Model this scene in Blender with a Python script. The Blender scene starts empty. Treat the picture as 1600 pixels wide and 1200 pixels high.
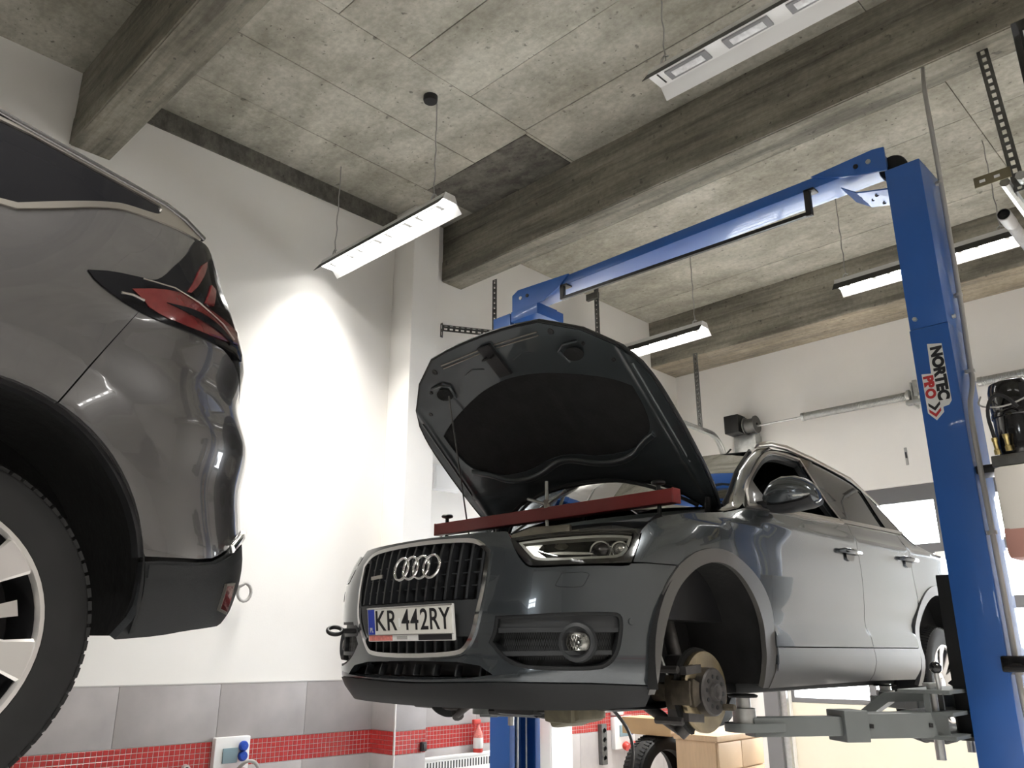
import bpy, bmesh, math, random
import numpy as np
from math import pi, sin, cos, radians as RAD
from mathutils import Vector, Matrix
from mathutils.geometry import delaunay_2d_cdt

random.seed(4)
D = bpy.data
SC = bpy.context.scene
COL = SC.collection
H = 1.30                       # camera height above the floor

# ------------------------------------------------------------------ camera, world, exposure
cam = D.objects.new('camera', D.cameras.new('camera'))
COL.objects.link(cam)
yaw, pit = 0.770777, 0.314238
cam.location = (0, 0, H)
cam.rotation_euler = (pi/2 + pit, 0.0, yaw)
cam.data.sensor_width = 36.0
cam.data.lens = 29.115
cam.data.clip_start = 0.05
SC.camera = cam
vs = SC.view_settings
vs.view_transform = 'Standard'; vs.look = 'None'; vs.gamma = 1.0; vs.use_curve_mapping = False
vs.exposure = .80
SKY = 16.0
LAMP = 30.0
LAMP_W = 66.0
w = D.worlds.new('sky'); SC.world = w; w.use_nodes = True
bg = w.node_tree.nodes['Background']
bg.inputs[0].default_value = (0.93, 0.96, 1.0, 1); bg.inputs[1].default_value = SKY
SC.cycles.max_bounces = 8
SC.cycles.sample_clamp_indirect = 8.0

# ------------------------------------------------------------------ materials
def mat(name, col, rough=0.5, metal=0.0, coat=0.0, spec=0.5, noise=0.0, nscale=8.0, bump=0.0, bscale=60.0, emit=None, estr=0.0, trans=0.0, alpha=1.0, stretch=None, ior=1.45):
    m = D.materials.new(name); m.use_nodes = True
    nt = m.node_tree; b = nt.nodes['Principled BSDF']
    b.inputs['Base Color'].default_value = (*col, 1); b.inputs['Roughness'].default_value = rough
    b.inputs['Metallic'].default_value = metal; b.inputs['Coat Weight'].default_value = coat; b.inputs['Coat Roughness'].default_value = 0.03
    b.inputs['Specular IOR Level'].default_value = spec; b.inputs['Transmission Weight'].default_value = trans
    b.inputs['Alpha'].default_value = alpha; b.inputs['IOR'].default_value = ior
    if emit: b.inputs['Emission Color'].default_value = (*emit, 1); b.inputs['Emission Strength'].default_value = estr
    if noise or bump:
        tc = nt.nodes.new('ShaderNodeTexCoord'); mp = nt.nodes.new('ShaderNodeMapping')
        if stretch: mp.inputs['Scale'].default_value = stretch
        nt.links.new(tc.outputs['Object'], mp.inputs['Vector'])
    if noise:
        n = nt.nodes.new('ShaderNodeTexNoise'); n.inputs['Scale'].default_value = nscale; n.inputs['Detail'].default_value = 6
        nt.links.new(mp.outputs[0], n.inputs['Vector'])
        r = nt.nodes.new('ShaderNodeMapRange'); r.inputs['From Min'].default_value = .3; r.inputs['From Max'].default_value = .7
        r.inputs['To Min'].default_value = 1 - noise; r.inputs['To Max'].default_value = 1 + noise
        nt.links.new(n.outputs['Fac'], r.inputs['Value'])
        mx = nt.nodes.new('ShaderNodeVectorMath'); mx.operation = 'SCALE'; mx.inputs[0].default_value = col
        nt.links.new(r.outputs[0], mx.inputs['Scale']); nt.links.new(mx.outputs[0], b.inputs['Base Color'])
    if bump:
        n2 = nt.nodes.new('ShaderNodeTexNoise'); n2.inputs['Scale'].default_value = bscale; n2.inputs['Detail'].default_value = 4
        nt.links.new(mp.outputs[0], n2.inputs['Vector'])
        bp = nt.nodes.new('ShaderNodeBump'); bp.inputs['Strength'].default_value = bump; bp.inputs['Distance'].default_value = 0.01
        nt.links.new(n2.outputs['Fac'], bp.inputs['Height']); nt.links.new(bp.outputs[0], b.inputs['Normal'])
    return m

def concrete(name, light, dark, streak=(1, 1, 1), pits=0.75):
    m = D.materials.new(name); m.use_nodes = True; nt = m.node_tree; N = nt.nodes; L = nt.links
    b = N['Principled BSDF']; b.inputs['Roughness'].default_value = 0.85
    tc = N.new('ShaderNodeNewGeometry'); mp = N.new('ShaderNodeMapping'); mp.inputs['Scale'].default_value = streak
    L.new(tc.outputs['Position'], mp.inputs['Vector'])
    def noise(s, d=8, v=None, r=.6):
        n = N.new('ShaderNodeTexNoise'); n.inputs['Scale'].default_value = s; n.inputs['Detail'].default_value = d; n.inputs['Roughness'].default_value = r
        L.new((v or mp.outputs[0]), n.inputs['Vector']); return n.outputs['Fac']
    def ramp(fac, p):
        r = N.new('ShaderNodeValToRGB'); e = r.color_ramp.elements
        e[0].position, e[0].color = p[0][0], (*p[0][1], 1); e[1].position, e[1].color = p[1][0], (*p[1][1], 1)
        L.new(fac, r.inputs[0]); return r.outputs[0]
    base = ramp(noise(2.6, 10, None, .68), ((.38, dark), (.60, light)))
    big = ramp(noise(1.1, 5, tc.outputs['Position'], .6), ((.38, (.74, .735, .71)), (.60, (1.06, 1.06, 1.06))))
    fine = ramp(noise(26, 6, tc.outputs['Position']), ((.3, (.78, .78, .76)), (.7, (1.08, 1.08, 1.08))))
    spots = ramp(noise(15, 3, tc.outputs['Position'], .5), ((.26, (pits*.62,)*3), (.33, (1, 1, 1))))
    sp2 = ramp(noise(34, 2, tc.outputs['Position'], .4), ((.25, (pits*.6,)*3), (.29, (1, 1, 1))))
    def mul(a, c):
        x = N.new('ShaderNodeMix'); x.data_type = 'RGBA'; x.blend_type = 'MULTIPLY'; x.inputs[0].default_value = 1
        L.new(a, x.inputs[6]); L.new(c, x.inputs[7]); return x.outputs[2]
    c = mul(mul(mul(mul(base, big), fine), spots), sp2); L.new(c, b.inputs['Base Color'])
    bp = N.new('ShaderNodeBump'); bp.inputs['Strength'].default_value = .35; bp.inputs['Distance'].default_value = .01
    L.new(noise(14, 8), bp.inputs['Height']); L.new(bp.outputs[0], b.inputs['Normal'])
    return m

def glass(name, tint=(1, 1, 1), rough=0.0, strength=1.0):
    m = D.materials.new(name); m.use_nodes = True; nt = m.node_tree; N = nt.nodes; L = nt.links
    N.remove(N['Principled BSDF'])
    g = N.new('ShaderNodeBsdfGlossy'); g.inputs['Roughness'].default_value = rough; g.inputs['Color'].default_value = (1, 1, 1, 1)
    t = N.new('ShaderNodeBsdfTransparent'); t.inputs['Color'].default_value = (*tint, 1)
    f = N.new('ShaderNodeFresnel'); f.inputs['IOR'].default_value = 1.5
    mu = N.new('ShaderNodeMath'); mu.operation = 'MULTIPLY'; mu.use_clamp = True; mu.inputs[1].default_value = strength; L.new(f.outputs[0], mu.inputs[0])
    x = N.new('ShaderNodeMixShader'); L.new(mu.outputs[0], x.inputs[0]); L.new(t.outputs[0], x.inputs[1]); L.new(g.outputs[0], x.inputs[2])
    L.new(x.outputs[0], N['Material Output'].inputs['Surface'])
    return m

M = dict(
    ceil=concrete('ceiling_concrete', (.54, .52, .455), (.38, .365, .31), (.6, 1.4, 1)),
    beam=concrete('beam_concrete', (.30, .28, .23), (.14, .13, .105), (.35, 4, 4), .8),
    beamd=concrete('dark_board_concrete', (.20, .19, .165), (.09, .085, .075), (2, 3, 2), .8),
    beamt=concrete('tan_board_concrete', (.42, .36, .27), (.26, .23, .19), (.35, 4, 4), .8),
    wall=mat('white_wall_paint', (.84, .82, .785), .7, noise=.03, nscale=1.2, bump=.05, bscale=90),
    tile=mat('grey_stone_tile', (.40, .375, .37), .35, noise=.12, nscale=3.5),
    grout=mat('grout', (.50, .42, .40), .8),
    red=mat('red_mosaic', (.43, .034, .032), .25, noise=.12, nscale=20),
    trim=mat('edge_trim', (.62, .60, .58), .35, .5),
    floor=mat('floor_tile', (.55, .54, .53), .3, noise=.1, nscale=2),
    outside=mat('outside_paving', (.55, .54, .52), .8, noise=.1, nscale=1),
    blue=mat('blue_powder_coat', (.020, .100, .36), .38, coat=.25, noise=.04, nscale=3, bump=.03, bscale=200),
    steel=mat('galvanised_steel', (.50, .51, .50), .35, .85, noise=.12, nscale=30),
    steeld=mat('dark_perforated_steel', (.13, .13, .125), .5, .7, noise=.15, nscale=30),
    dooral=mat('door_frame_aluminium', (.17, .17, .175), .45, .3),
    cream=mat('cream_door_panel', (.66, .61, .50), .5, noise=.02, nscale=3),
    armgrey=mat('grey_arm_paint', (.15, .163, .16), .45, noise=.06, nscale=6),
    black=mat('black_plastic', (.012, .012, .013), .45),
    blackg=mat('black_gloss', (.008, .008, .009), .12, coat=.5),
    rubber=mat('black_rubber', (.014, .014, .015), .75, bump=.1, bscale=80),
    chrome=mat('chrome', (.80, .80, .80), .08, 1.0),
    satin=mat('satin_chrome', (.40, .375, .34), .28, .9),
    zinc=mat('zinc_bolt', (.62, .62, .60), .3, .9),
    brass=mat('brass_fitting', (.55, .43, .18), .3, .9),
    zincy=mat('yellow_passivated_steel', (.20, .175, .11), .5, .6),
    q3=mat('grey_metallic_paint', (.070, .080, .088), .22, .65, coat=1.0),
    q3trim=mat('grey_satin_cladding', (.095, .092, .088), .38, .2, coat=.3),
    es=mat('bronze_grey_metallic_paint', (.128, .125, .127), .25, .70, coat=1.0),
    plast=mat('dark_grey_plastic', (.012, .013, .014), .55, spec=.4, bump=.08, bscale=250),
    plast2=mat('mid_grey_plastic', (.029, .031, .033), .5),
    grille=mat('grille_bars', (.028, .030, .033), .40),
    felt=mat('black_hood_felt', (.010, .010, .010), .9, noise=.25, nscale=12, bump=.3, bscale=60),
    hoodin=mat('hood_underside_paint', (.060, .070, .075), .30, .5, coat=.6),
    liner=mat('wheel_liner', (.010, .010, .010), .85, noise=.3, nscale=9, bump=.3, bscale=40),
    tyre=mat('tyre_rubber', (.010, .010, .010), .65, spec=.3, noise=.15, nscale=12),
    rim=mat('silver_rim', (.62, .60, .58), .28, .75),
    disc=mat('brake_disc_steel', (.50, .41, .26), .26, .9, noise=.22, nscale=14),
    hub=mat('hub_steel', (.075, .07, .068), .5, .6, noise=.25, nscale=20),
    rust=mat('rusty_caliper', (.075, .062, .045), .65, .4, noise=.35, nscale=25),
    alu=mat('dirty_aluminium', (.20, .18, .125), .55, .5, noise=.3, nscale=14),
    engp=mat('dusty_engine_plastic', (.17, .155, .12), .6, noise=.35, nscale=12),
    redsteel=mat('red_beam_paint', (.26, .032, .030), .35, noise=.08, nscale=6, coat=.2),
    plate=mat('plate_white', (.66, .65, .60), .4),
    plateb=mat('plate_blue', (.015, .04, .33), .4),
    ink=mat('plate_ink', (.012, .012, .014), .5),
    pink=mat('faded_red_strip', (.62, .20, .17), .5, noise=.25, nscale=90),
    stick=mat('sticker_white', (.68, .68, .66), .45),
    stickr=mat('sticker_red', (.45, .03, .03), .45),
    lampred=mat('red_lens', (.095, .012, .013), .14, coat=1, noise=.15, nscale=30),
    smoke=mat('smoked_lens', (.008, .008, .009), .08, spec=.12),
    white=mat('white_enamel', (.78, .78, .77), .4),
    lampw=mat('lamp_white_metal', (.76, .76, .75), .45),
    led=mat('led_glass', (.66, .66, .67), .25, noise=.15, nscale=40),
    ledf=mat('led_bezel', (.22, .22, .23), .4),
    lit=mat('lit_led', (1, 1, 1), .5, emit=(1.0, .98, .94), estr=LAMP),
    glow=mat('glare_glow', (1, 1, 1), .5, emit=(1.0, .98, .94), estr=4.0),  # emission standing in for glare around the LED modules
    pipe=mat('grey_conduit', (.37, .36, .345), .45),
    card=mat('cardboard', (.46, .30, .15), .8, noise=.08, nscale=5),
    wood=mat('birch_furniture', (.62, .43, .26), .5, noise=.06, nscale=6, stretch=(8, 1, 1)),
    tank=mat('oil_tank_plastic', (.72, .68, .62), .45),
    oil=mat('oil_in_tank', (.46, .24, .20), .45),
    cloth=mat('blue_cloth', (.03, .09, .33), .6, noise=.15, nscale=14),
    drl=mat('light_guide', (.36, .355, .31), .3),
    refl=mat('headlight_reflector', (.55, .54, .50), .22, .8),
    pvc=mat('transparent_cover', (.22, .31, .35), .2),
    sblue=mat('blue_socket', (.02, .07, .42), .4),
    sred=mat('red_socket', (.48, .04, .03), .4),
    seat=mat('dark_seat', (.02, .02, .021), .7),
    clear=glass('clear_glass', (.97, .98, .98)),
    tint=glass('tinted_car_glass', (.06, .065, .065), 0, 1.6),
    wind=glass('windscreen_glass', (.16, .18, .165), 0, .6),
    dark=glass('black_privacy_glass', (.012, .014, .013), .02, 1.2),
)

# ------------------------------------------------------------------ builders
ORIG = {}
SHIFT = [0, 0, 0]
def sm(path, it=2):
    P = [np.array(p, float) for p in path]
    for _ in range(it):
        Q = [P[0]]
        for a, b in zip(P[:-1], P[1:]): Q += [a*.75+b*.25, a*.25+b*.75]
        P = Q + [P[-1]]
    return [tuple(p) for p in P]
def props(o, label=None, cat=None, group=None, kind=None):
    if label: o['label'] = label
    if cat: o['category'] = cat
    if group: o['group'] = group
    if kind: o['kind'] = kind
    return o
def thing(name, label, cat, loc=(0, 0, 0), rz=None, group=None, parent=None):
    o = D.objects.new(name, None); COL.objects.link(o); o.empty_display_size = .1
    o.location = loc
    if rz is not None: o.rotation_euler = (0, 0, rz); ORIG[o.name] = (0, 0, 0)     # built in local coordinates
    else: ORIG[o.name] = tuple(loc)                                                # built in world coordinates
    return props(o, label, cat, group)
def root(o):
    while o.parent: o = o.parent
    return o
def link_mesh(name, me, m, parent=None):
    o = D.objects.new(name, me); COL.objects.link(o)
    for x in (m if isinstance(m, (list, tuple)) else [m]): me.materials.append(M[x] if isinstance(x, str) else x)
    if parent:
        o.parent = parent; ORIG[o.name] = ORIG.get(root(parent).name, (0, 0, 0))
    return o
class MB:
    def __init__(self): self.v = []; self.f = []; self.mi = []; self.cur = 0
    def add(self, vs, fs):
        n = len(self.v); self.v += [tuple(map(float, p)) for p in vs]; self.f += [tuple(i + n for i in f) for f in fs]; self.mi += [self.cur] * len(fs); return self
    def box(self, lo, hi, b=0.0, rot=None, piv=None):
        (a, c, e), (d, f, g) = lo, hi
        bm = bmesh.new(); bmesh.ops.create_cube(bm, size=1)
        for v in bm.verts: v.co = Vector(((a+d)/2 + v.co.x*(d-a), (c+f)/2 + v.co.y*(f-c), (e+g)/2 + v.co.z*(g-e)))
        if b: bmesh.ops.bevel(bm, geom=bm.edges[:], offset=min(b, .45*min(d-a, f-c, g-e)), segments=2, affect='EDGES', profile=.6)
        if rot is not None:
            pv = Vector(piv or ((a+d)/2, (c+f)/2, (e+g)/2))
            for v in bm.verts: v.co = pv + rot @ (v.co - pv)
        bm.verts.index_update()
        self.add([v.co[:] for v in bm.verts], [[v.index for v in p.verts] for p in bm.faces]); bm.free(); return self
    def loft(self, rings, closed=True, caps=True):
        n = len(rings[0]); vs = [p for r in rings for p in r]; fs = []
        for i in range(len(rings)-1):
            for j in range(n if closed else n-1):
                k = (j+1) % n; fs.append((i*n+j, i*n+k, (i+1)*n+k, (i+1)*n+j))
        if caps and closed: fs += [tuple(range(n))[::-1], tuple(range((len(rings)-1)*n, len(rings)*n))]
        return self.add(vs, fs)
    def tube(self, path, r, n=8, caps=True):
        P = [Vector(p) for p in path]; rings = []; rr = r if isinstance(r, (list, tuple)) else [r]*len(P)
        ref = None
        for i, p in enumerate(P):
            t = (P[min(i+1, len(P)-1)] - P[max(i-1, 0)]).normalized()
            if ref is None: ref = t.orthogonal().normalized()
            ref = (ref - t*ref.dot(t)).normalized(); b = t.cross(ref)
            rings.append([p + rr[i]*(ref*cos(2*pi*k/n) + b*sin(2*pi*k/n)) for k in range(n)])
        return self.loft(rings, True, caps)
    def bar(self, a, b, wd, ht, up=(0, 0, 1)):
        a, b = Vector(a), Vector(b); t = (b-a).normalized(); s = t.cross(Vector(up)).normalized(); u = s.cross(t)
        return self.loft([[p + s*(i*wd/2) + u*(j*ht/2) for i, j in ((-1,-1),(1,-1),(1,1),(-1,1))] for p in (a, b)])
    def lathe(self, prof, c, axis, n=32, caps=False, ref=None, a0=0, a1=2*pi):
        c = Vector(c); ax = Vector(axis).normalized(); r0 = Vector(ref).normalized() if ref else ax.orthogonal().normalized(); r1 = ax.cross(r0)
        full = abs(a1-a0-2*pi) < 1e-6; m = n if full else n+1
        rings = [[c + ax*h + r*(r0*cos(a0+(a1-a0)*k/n) + r1*sin(a0+(a1-a0)*k/n)) for k in range(m)] for r, h in prof]
        return self.loft(rings, full, caps)
    def prism(self, poly, d):
        """planar polygon (3-D points) pushed along vector d"""
        d = Vector(d); a = [Vector(p) for p in poly]; return self.loft([a, [p + d for p in a]])
    def build(self, name, m, parent=None, smooth=None, b=0.0):
        off = ORIG.get(root(parent).name, (0, 0, 0)) if parent else (0, 0, 0); off = [off[k]-SHIFT[k] for k in range(3)]
        me = D.meshes.new(name); me.from_pydata([(p[0]-off[0], p[1]-off[1], p[2]-off[2]) for p in self.v], [], self.f)
        me.polygons.foreach_set('material_index', self.mi)
        bm = bmesh.new(); bm.from_mesh(me); bmesh.ops.recalc_face_normals(bm, faces=bm.faces[:])
        if b: bmesh.ops.bevel(bm, geom=[e for e in bm.edges if len(e.link_faces) == 2 and e.calc_face_angle() > .6], offset=b, segments=2, affect='EDGES', profile=.6)
        bm.to_mesh(me); bm.free()
        if smooth is not None:
            me.shade_smooth(); me.set_sharp_from_angle(angle=RAD(smooth))
        me.update()
        return link_mesh(name, me, m, parent)
def box(name, lo, hi, m, parent=None, b=0.0): return MB().box(lo, hi, b).build(name, m, parent, 40 if b else None)
def struct(o): o['kind'] = 'structure'; return o
def copy_tree(o, parent=None):
    c = o.copy(); COL.objects.link(c)
    if parent: c.parent = parent
    ORIG[c.name] = ORIG.get(o.name, (0, 0, 0))
    for ch in list(o.children): copy_tree(ch, c)
    return c
def rot_about(axis, ang): return Matrix.Rotation(ang, 3, Vector(axis))
def text(name, s, size, m, parent, loc, rot, sx=1.0, ext=.0008, bold=0.0, align='CENTER'):
    cu = D.curves.new(name, 'FONT'); cu.body = s; cu.size = size; cu.extrude = ext; cu.offset = bold; cu.align_x = align; cu.align_y = 'CENTER'
    tmp = D.objects.new('tmp_text', cu); COL.objects.link(tmp)
    dg = bpy.context.evaluated_depsgraph_get(); dg.update()
    me = D.meshes.new_from_object(tmp.evaluated_get(dg)); me.name = name; me.materials.clear(); D.objects.remove(tmp); D.curves.remove(cu)
    o = link_mesh(name, me, m, parent); off = ORIG[o.name]
    o.location = [loc[i]-off[i] for i in range(3)]; o.rotation_euler = rot.to_euler() if isinstance(rot, Matrix) else rot; o.scale = (sx, 1, 1)
    return o

# ---- car skins: panels are outlines cut out of a smooth body surface
def hermite_rows(T, X, Y, flat=False):
    """smooth cubic interpolation of rows Y at stations X (numpy)"""
    X = np.asarray(X, float); Y = np.asarray(Y, float)
    h = np.diff(X); dl = np.diff(Y, axis=0) / h[:, None]
    m = np.zeros_like(Y); m[0] = (0, 1) if flat else dl[0]; m[-1] = dl[-1]
    w = (h[1:] / (h[1:] + h[:-1]))[:, None]
    m[1:-1] = dl[:-1] * w + dl[1:] * (1 - w)
    T = np.clip(np.asarray(T, float), X[0], X[-1])
    i = np.clip(np.searchsorted(X, T) - 1, 0, len(X) - 2)
    s = ((T - X[i]) / h[i])[:, None]; hh = h[i][:, None]
    return ((1 + 2*s) * (1-s)**2 * Y[i] + s * (1-s)**2 * hh * m[i]
            + s*s * (3 - 2*s) * Y[i+1] + s*s * (s-1) * hh * m[i+1])

class Skin:
    """car body surface: plan outline (u along it) pushed out by a height profile per station"""
    def __init__(self, base, zl, sec):
        self.base = np.array(base, float)
        self.ub = np.r_[0, np.cumsum(np.hypot(*np.diff(self.base, axis=0).T))]
        self.zl = np.array(zl, float)
        self.us = np.array(sorted(sec)); self.dt = np.array([sec[k] for k in self.us], float)
    def plan(self, u):
        return hermite_rows(u, self.ub, self.base, self.base[0][1] == 0)
    def d(self, u, z):
        rows = hermite_rows(u, self.us, self.dt); X = self.zl; h = np.diff(X); dl = np.diff(rows, axis=1) / h
        m = np.zeros_like(rows); m[:, 0] = dl[:, 0]; m[:, -1] = dl[:, -1]; w = h[1:] / (h[1:] + h[:-1])
        m[:, 1:-1] = dl[:, :-1] * w + dl[:, 1:] * (1 - w)
        z = np.clip(z, X[0], X[-1]); i = np.clip(np.searchsorted(X, z) - 1, 0, len(X) - 2)
        s = (z - X[i]) / h[i]; r = np.arange(len(rows))
        return ((1+2*s)*(1-s)**2*rows[r, i] + s*(1-s)**2*h[i]*m[r, i] + s*s*(3-2*s)*rows[r, i+1] + s*s*(s-1)*h[i]*m[r, i+1])
    def P(self, u, z, off=0.0):
        u = np.asarray(u, float); z = np.asarray(z, float); sg = np.where(u < 0, -1.0, 1.0); a = np.abs(u)
        lo = a - 2e-3; pl = self.plan(np.abs(lo)); pl[:, 1] *= np.where(lo < 0, -1, 1)   # mirrored past the centre line
        t = self.plan(a + 2e-3) - pl; t /= np.maximum(np.linalg.norm(t, axis=1), 1e-9)[:, None]
        n = np.c_[t[:, 1], -t[:, 0]]
        xy = self.plan(a) + n * self.d(a, z)[:, None]
        p = np.c_[xy[:, 0], xy[:, 1] * sg, z]
        if np.any(off): p = p + self.N(u, z) * (np.asarray(off, float).reshape(-1, 1) if np.ndim(off) else off)
        return p
    def N(self, u, z):
        e = 2e-3
        a = self.P(np.asarray(u) + e, z) - self.P(np.asarray(u) - e, z)
        b = self.P(u, np.asarray(z) + e) - self.P(u, np.asarray(z) - e)
        n = np.cross(a, b); n /= np.maximum(np.linalg.norm(n, axis=1), 1e-9)[:, None]
        return n
Q3 = Skin([(.905,0),(.897,.2),(.87,.4),(.83,.55),(.755,.68),(.655,.775),(.52,.845),(.3,.885),(0,.905),(-.6,.908),(-1.3,.910),(-2.0,.912),(-2.6,.915),(-3.0,.89),(-3.25,.82),(-3.4,.68),(-3.46,.4),(-3.477,0)],
 [.15,.22,.28,.34,.42,.50,.60,.70,.78,.86,.92,.97,1.02,1.08,1.30,1.55],
 {0.00:[-.10,-.03,.0,-.01,-.01,0,-.005,-.02,-.04,-.08,-.13,-.2,-.3,-.4,-.7,-1],
 0.45:[-.10,-.03,.0,-.01,-.01,0,-.005,-.02,-.04,-.08,-.13,-.2,-.3,-.4,-.7,-1],
 0.72:[-.10,-.04,-.01,0,0,0,0,-.012,-.05,-.11,-.17,-.24,-.3,-.4,-.7,-1],
 0.95:[-.10,-.04,-.01,0,0,0,0,-.006,-.04,-.09,-.13,-.18,-.26,-.35,-.6,-1],
 1.15:[-.08,-.04,-.01,0,0,0,0,0,-.012,-.045,-.085,-.13,-.2,-.3,-.5,-.8],
 1.45:[-.07,-.03,-.01,0,0,0,0,.004,.004,-.012,-.035,-.08,-.14,-.2,-.4,-.6],
 1.90:[-.07,-.03,-.01,-.002,-.01,-.015,-.008,0,.002,-.004,-.012,-.03,-.055,-.1,-.2,-.34],
 2.60:[-.06,-.03,-.01,-.002,-.014,-.02,-.012,-.004,0,.002,-.002,-.015,-.035,-.065,-.15,-.30],
 4.00:[-.06,-.03,-.01,-.002,-.012,-.018,-.010,-.003,0,.003,.002,-.008,-.025,-.05,-.15,-.30],
 4.50:[-.06,-.03,-.01,0,0,0,0,0,.004,.006,.003,-.006,-.02,-.045,-.16,-.32],
 5.20:[-.08,-.03,0,0,0,0,0,0,0,0,-.004,-.015,-.03,-.055,-.2,-.4],
 6.20:[-.1,-.03,0,0,0,0,0,0,0,0,-.02,-.03,-.04,-.055,-.2,-.4]})
ES = Skin([(1.2,.925),(.6,.93),(.0,.935),(-.3,.92),(-.52,.885),(-.68,.80),(-.79,.66),(-.85,.45),(-.88,.2),(-.885,0)],
 [.12,.22,.32,.45,.55,.65,.77,.90,1.02,1.12,1.22,1.36,1.52,1.66],
 {0.0:[-.08,-.04,-.01,0,0,0,0,-.002,-.012,-.03,-.06,-.115,-.20,-.30],
  1.2:[-.08,-.04,-.01,0,0,0,0,-.002,-.012,-.03,-.06,-.115,-.20,-.30],
  1.62:[-.09,-.04,-.01,0,0,-.003,0,-.012,-.012,-.03,-.06,-.12,-.21,-.31],
  1.95:[-.12,-.05,-.01,.012,.0,-.01,-.002,-.036,-.03,-.055,-.10,-.15,-.24,-.34],
  2.55:[-.12,-.05,-.01,.012,.0,-.01,.0,-.036,-.03,-.055,-.10,-.155,-.25,-.36]})
def soft(poly, it=2, keep=52):
    P = [np.array(p, float) for p in poly]
    for _ in range(it):
        Q = []; n = len(P)
        for i in range(n):
            a, b, c = P[i-1], P[i], P[(i+1) % n]; u, v = b-a, c-b
            ang = abs(math.degrees(math.atan2(u[0]*v[1]-u[1]*v[0], u@v)))
            if ang > keep or ang < 2: Q.append(b)
            else: Q += [b - .25*u, b + .25*v]
        P = Q
    return [tuple(p) for p in P]
def dens(poly, s):
    out = []
    for i in range(len(poly)):
        a, b = np.array(poly[i], float), np.array(poly[(i+1) % len(poly)], float); n = max(1, int(np.hypot(*(b-a))/s + .5))
        out += [tuple(a + (b-a)*k/n) for k in range(n)]
    return out
def inside(pts, poly):
    pts = np.asarray(pts); p = np.asarray(poly); r = np.zeros(len(pts), bool); j = len(p)-1
    for i in range(len(p)):
        if p[i][1] != p[j][1]:
            c = ((p[i][1] > pts[:, 1]) != (p[j][1] > pts[:, 1])) & (pts[:, 0] < (p[j][0]-p[i][0])*(pts[:, 1]-p[i][1])/(p[j][1]-p[i][1]) + p[i][0]); r ^= c
        j = i
    return r
def dist_poly(pts, poly):
    pts = np.asarray(pts); d = np.full(len(pts), 9.0)
    for i in range(len(poly)):
        a = np.asarray(poly[i-1]); b = np.asarray(poly[i]); ab = b-a; t = np.clip(((pts-a)@ab)/max(ab@ab, 1e-12), 0, 1)
        d = np.minimum(d, np.hypot(*(pts-(a+t[:, None]*ab)).T))
    return d
def shrink(poly, d):
    """inset a polygon by d (positive = inwards)"""
    P = np.array(poly, float); n = len(P); area = sum(P[i-1][0]*P[i][1]-P[i][0]*P[i-1][1] for i in range(n)); s = 1 if area > 0 else -1; out = []
    for i in range(n):
        a, b, c = P[i-1], P[i], P[(i+1) % n]; u = (b-a)/max(np.hypot(*(b-a)), 1e-9); v = (c-b)/max(np.hypot(*(c-b)), 1e-9)
        nu = np.array([-u[1], u[0]])*s; nv = np.array([-v[1], v[0]])*s; m = nu+nv; m /= max(np.hypot(*m), 1e-6)
        out.append(tuple(b + m*d/max(.5, m@nu)))
    return out
def cut(poly, holes, grid):
    """triangulate a 2-D outline with holes, with interior points on a grid"""
    loops = [dens(poly, grid)] + [dens(h, grid) for h in holes]; pts = []; ed = []
    for l in loops:
        n = len(pts); pts += l; ed += [(n+i, n+(i+1) % len(l)) for i in range(len(l))]
    A = np.array(loops[0]); lo, hi = A.min(0), A.max(0)
    gx, gz = np.meshgrid(np.arange(lo[0]+grid/2, hi[0], grid), np.arange(lo[1]+grid/2, hi[1], grid)); g = np.c_[gx.ravel(), gz.ravel()]
    if len(g):
        k = inside(g, loops[0])
        for h in loops[1:]: k &= ~inside(g, h)
        g = g[k]
        for l in loops:
            if len(g): g = g[dist_poly(g, l) > grid*.45]
        pts += [tuple(p) for p in g]
    V, E_, F, *_ = delaunay_2d_cdt([Vector(p) for p in pts], ed, [], 0, 1e-7)
    V = np.array([v[:] for v in V]); F = np.array([f for f in F if len(f) == 3]); c = V[F].mean(1)
    k = inside(c, loops[0])
    for h in loops[1:]: k &= ~inside(c, h)
    return V, F[k]
def sheet(name, V, F, fP, fN, m, parent, thick, ramp=None):
    """2-D triangles -> 3-D sheet with turned-in edges and exact surface normals"""
    P = fP(V); Nn = fN(V)
    a = np.cross(P[F[:, 1]]-P[F[:, 0]], P[F[:, 2]]-P[F[:, 0]]); flip = (a*Nn[F[:, 0]]).sum(1) < 0; F = F.copy(); F[flip] = F[flip][:, ::-1]
    cnt = {}
    for f in F:
        for i in range(3):
            e = (f[i], f[(i+1) % 3]); cnt[e] = 1
    bd = [e for e in cnt if (e[1], e[0]) not in cnt]
    vs = [tuple(p) for p in P]; ns = [tuple(n) for n in Nn]; fs = [tuple(int(i) for i in f) for f in F]
    if thick:
        for (i, j) in bd:
            n = len(vs); vs += [tuple(P[i]), tuple(P[j]), tuple(P[j]-Nn[j]*thick), tuple(P[i]-Nn[i]*thick)]
            r = np.cross(P[j]-P[i], -Nn[i]); r = r/max(np.linalg.norm(r), 1e-9); r = -r
            ns += [tuple(r)]*4; fs.append((n+1, n, n+3, n+2))
    me = D.meshes.new(name); me.from_pydata(vs, [], fs); me.shade_smooth()
    me.normals_split_custom_set_from_vertices(ns)
    return link_mesh(name, me, m, parent)
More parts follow.
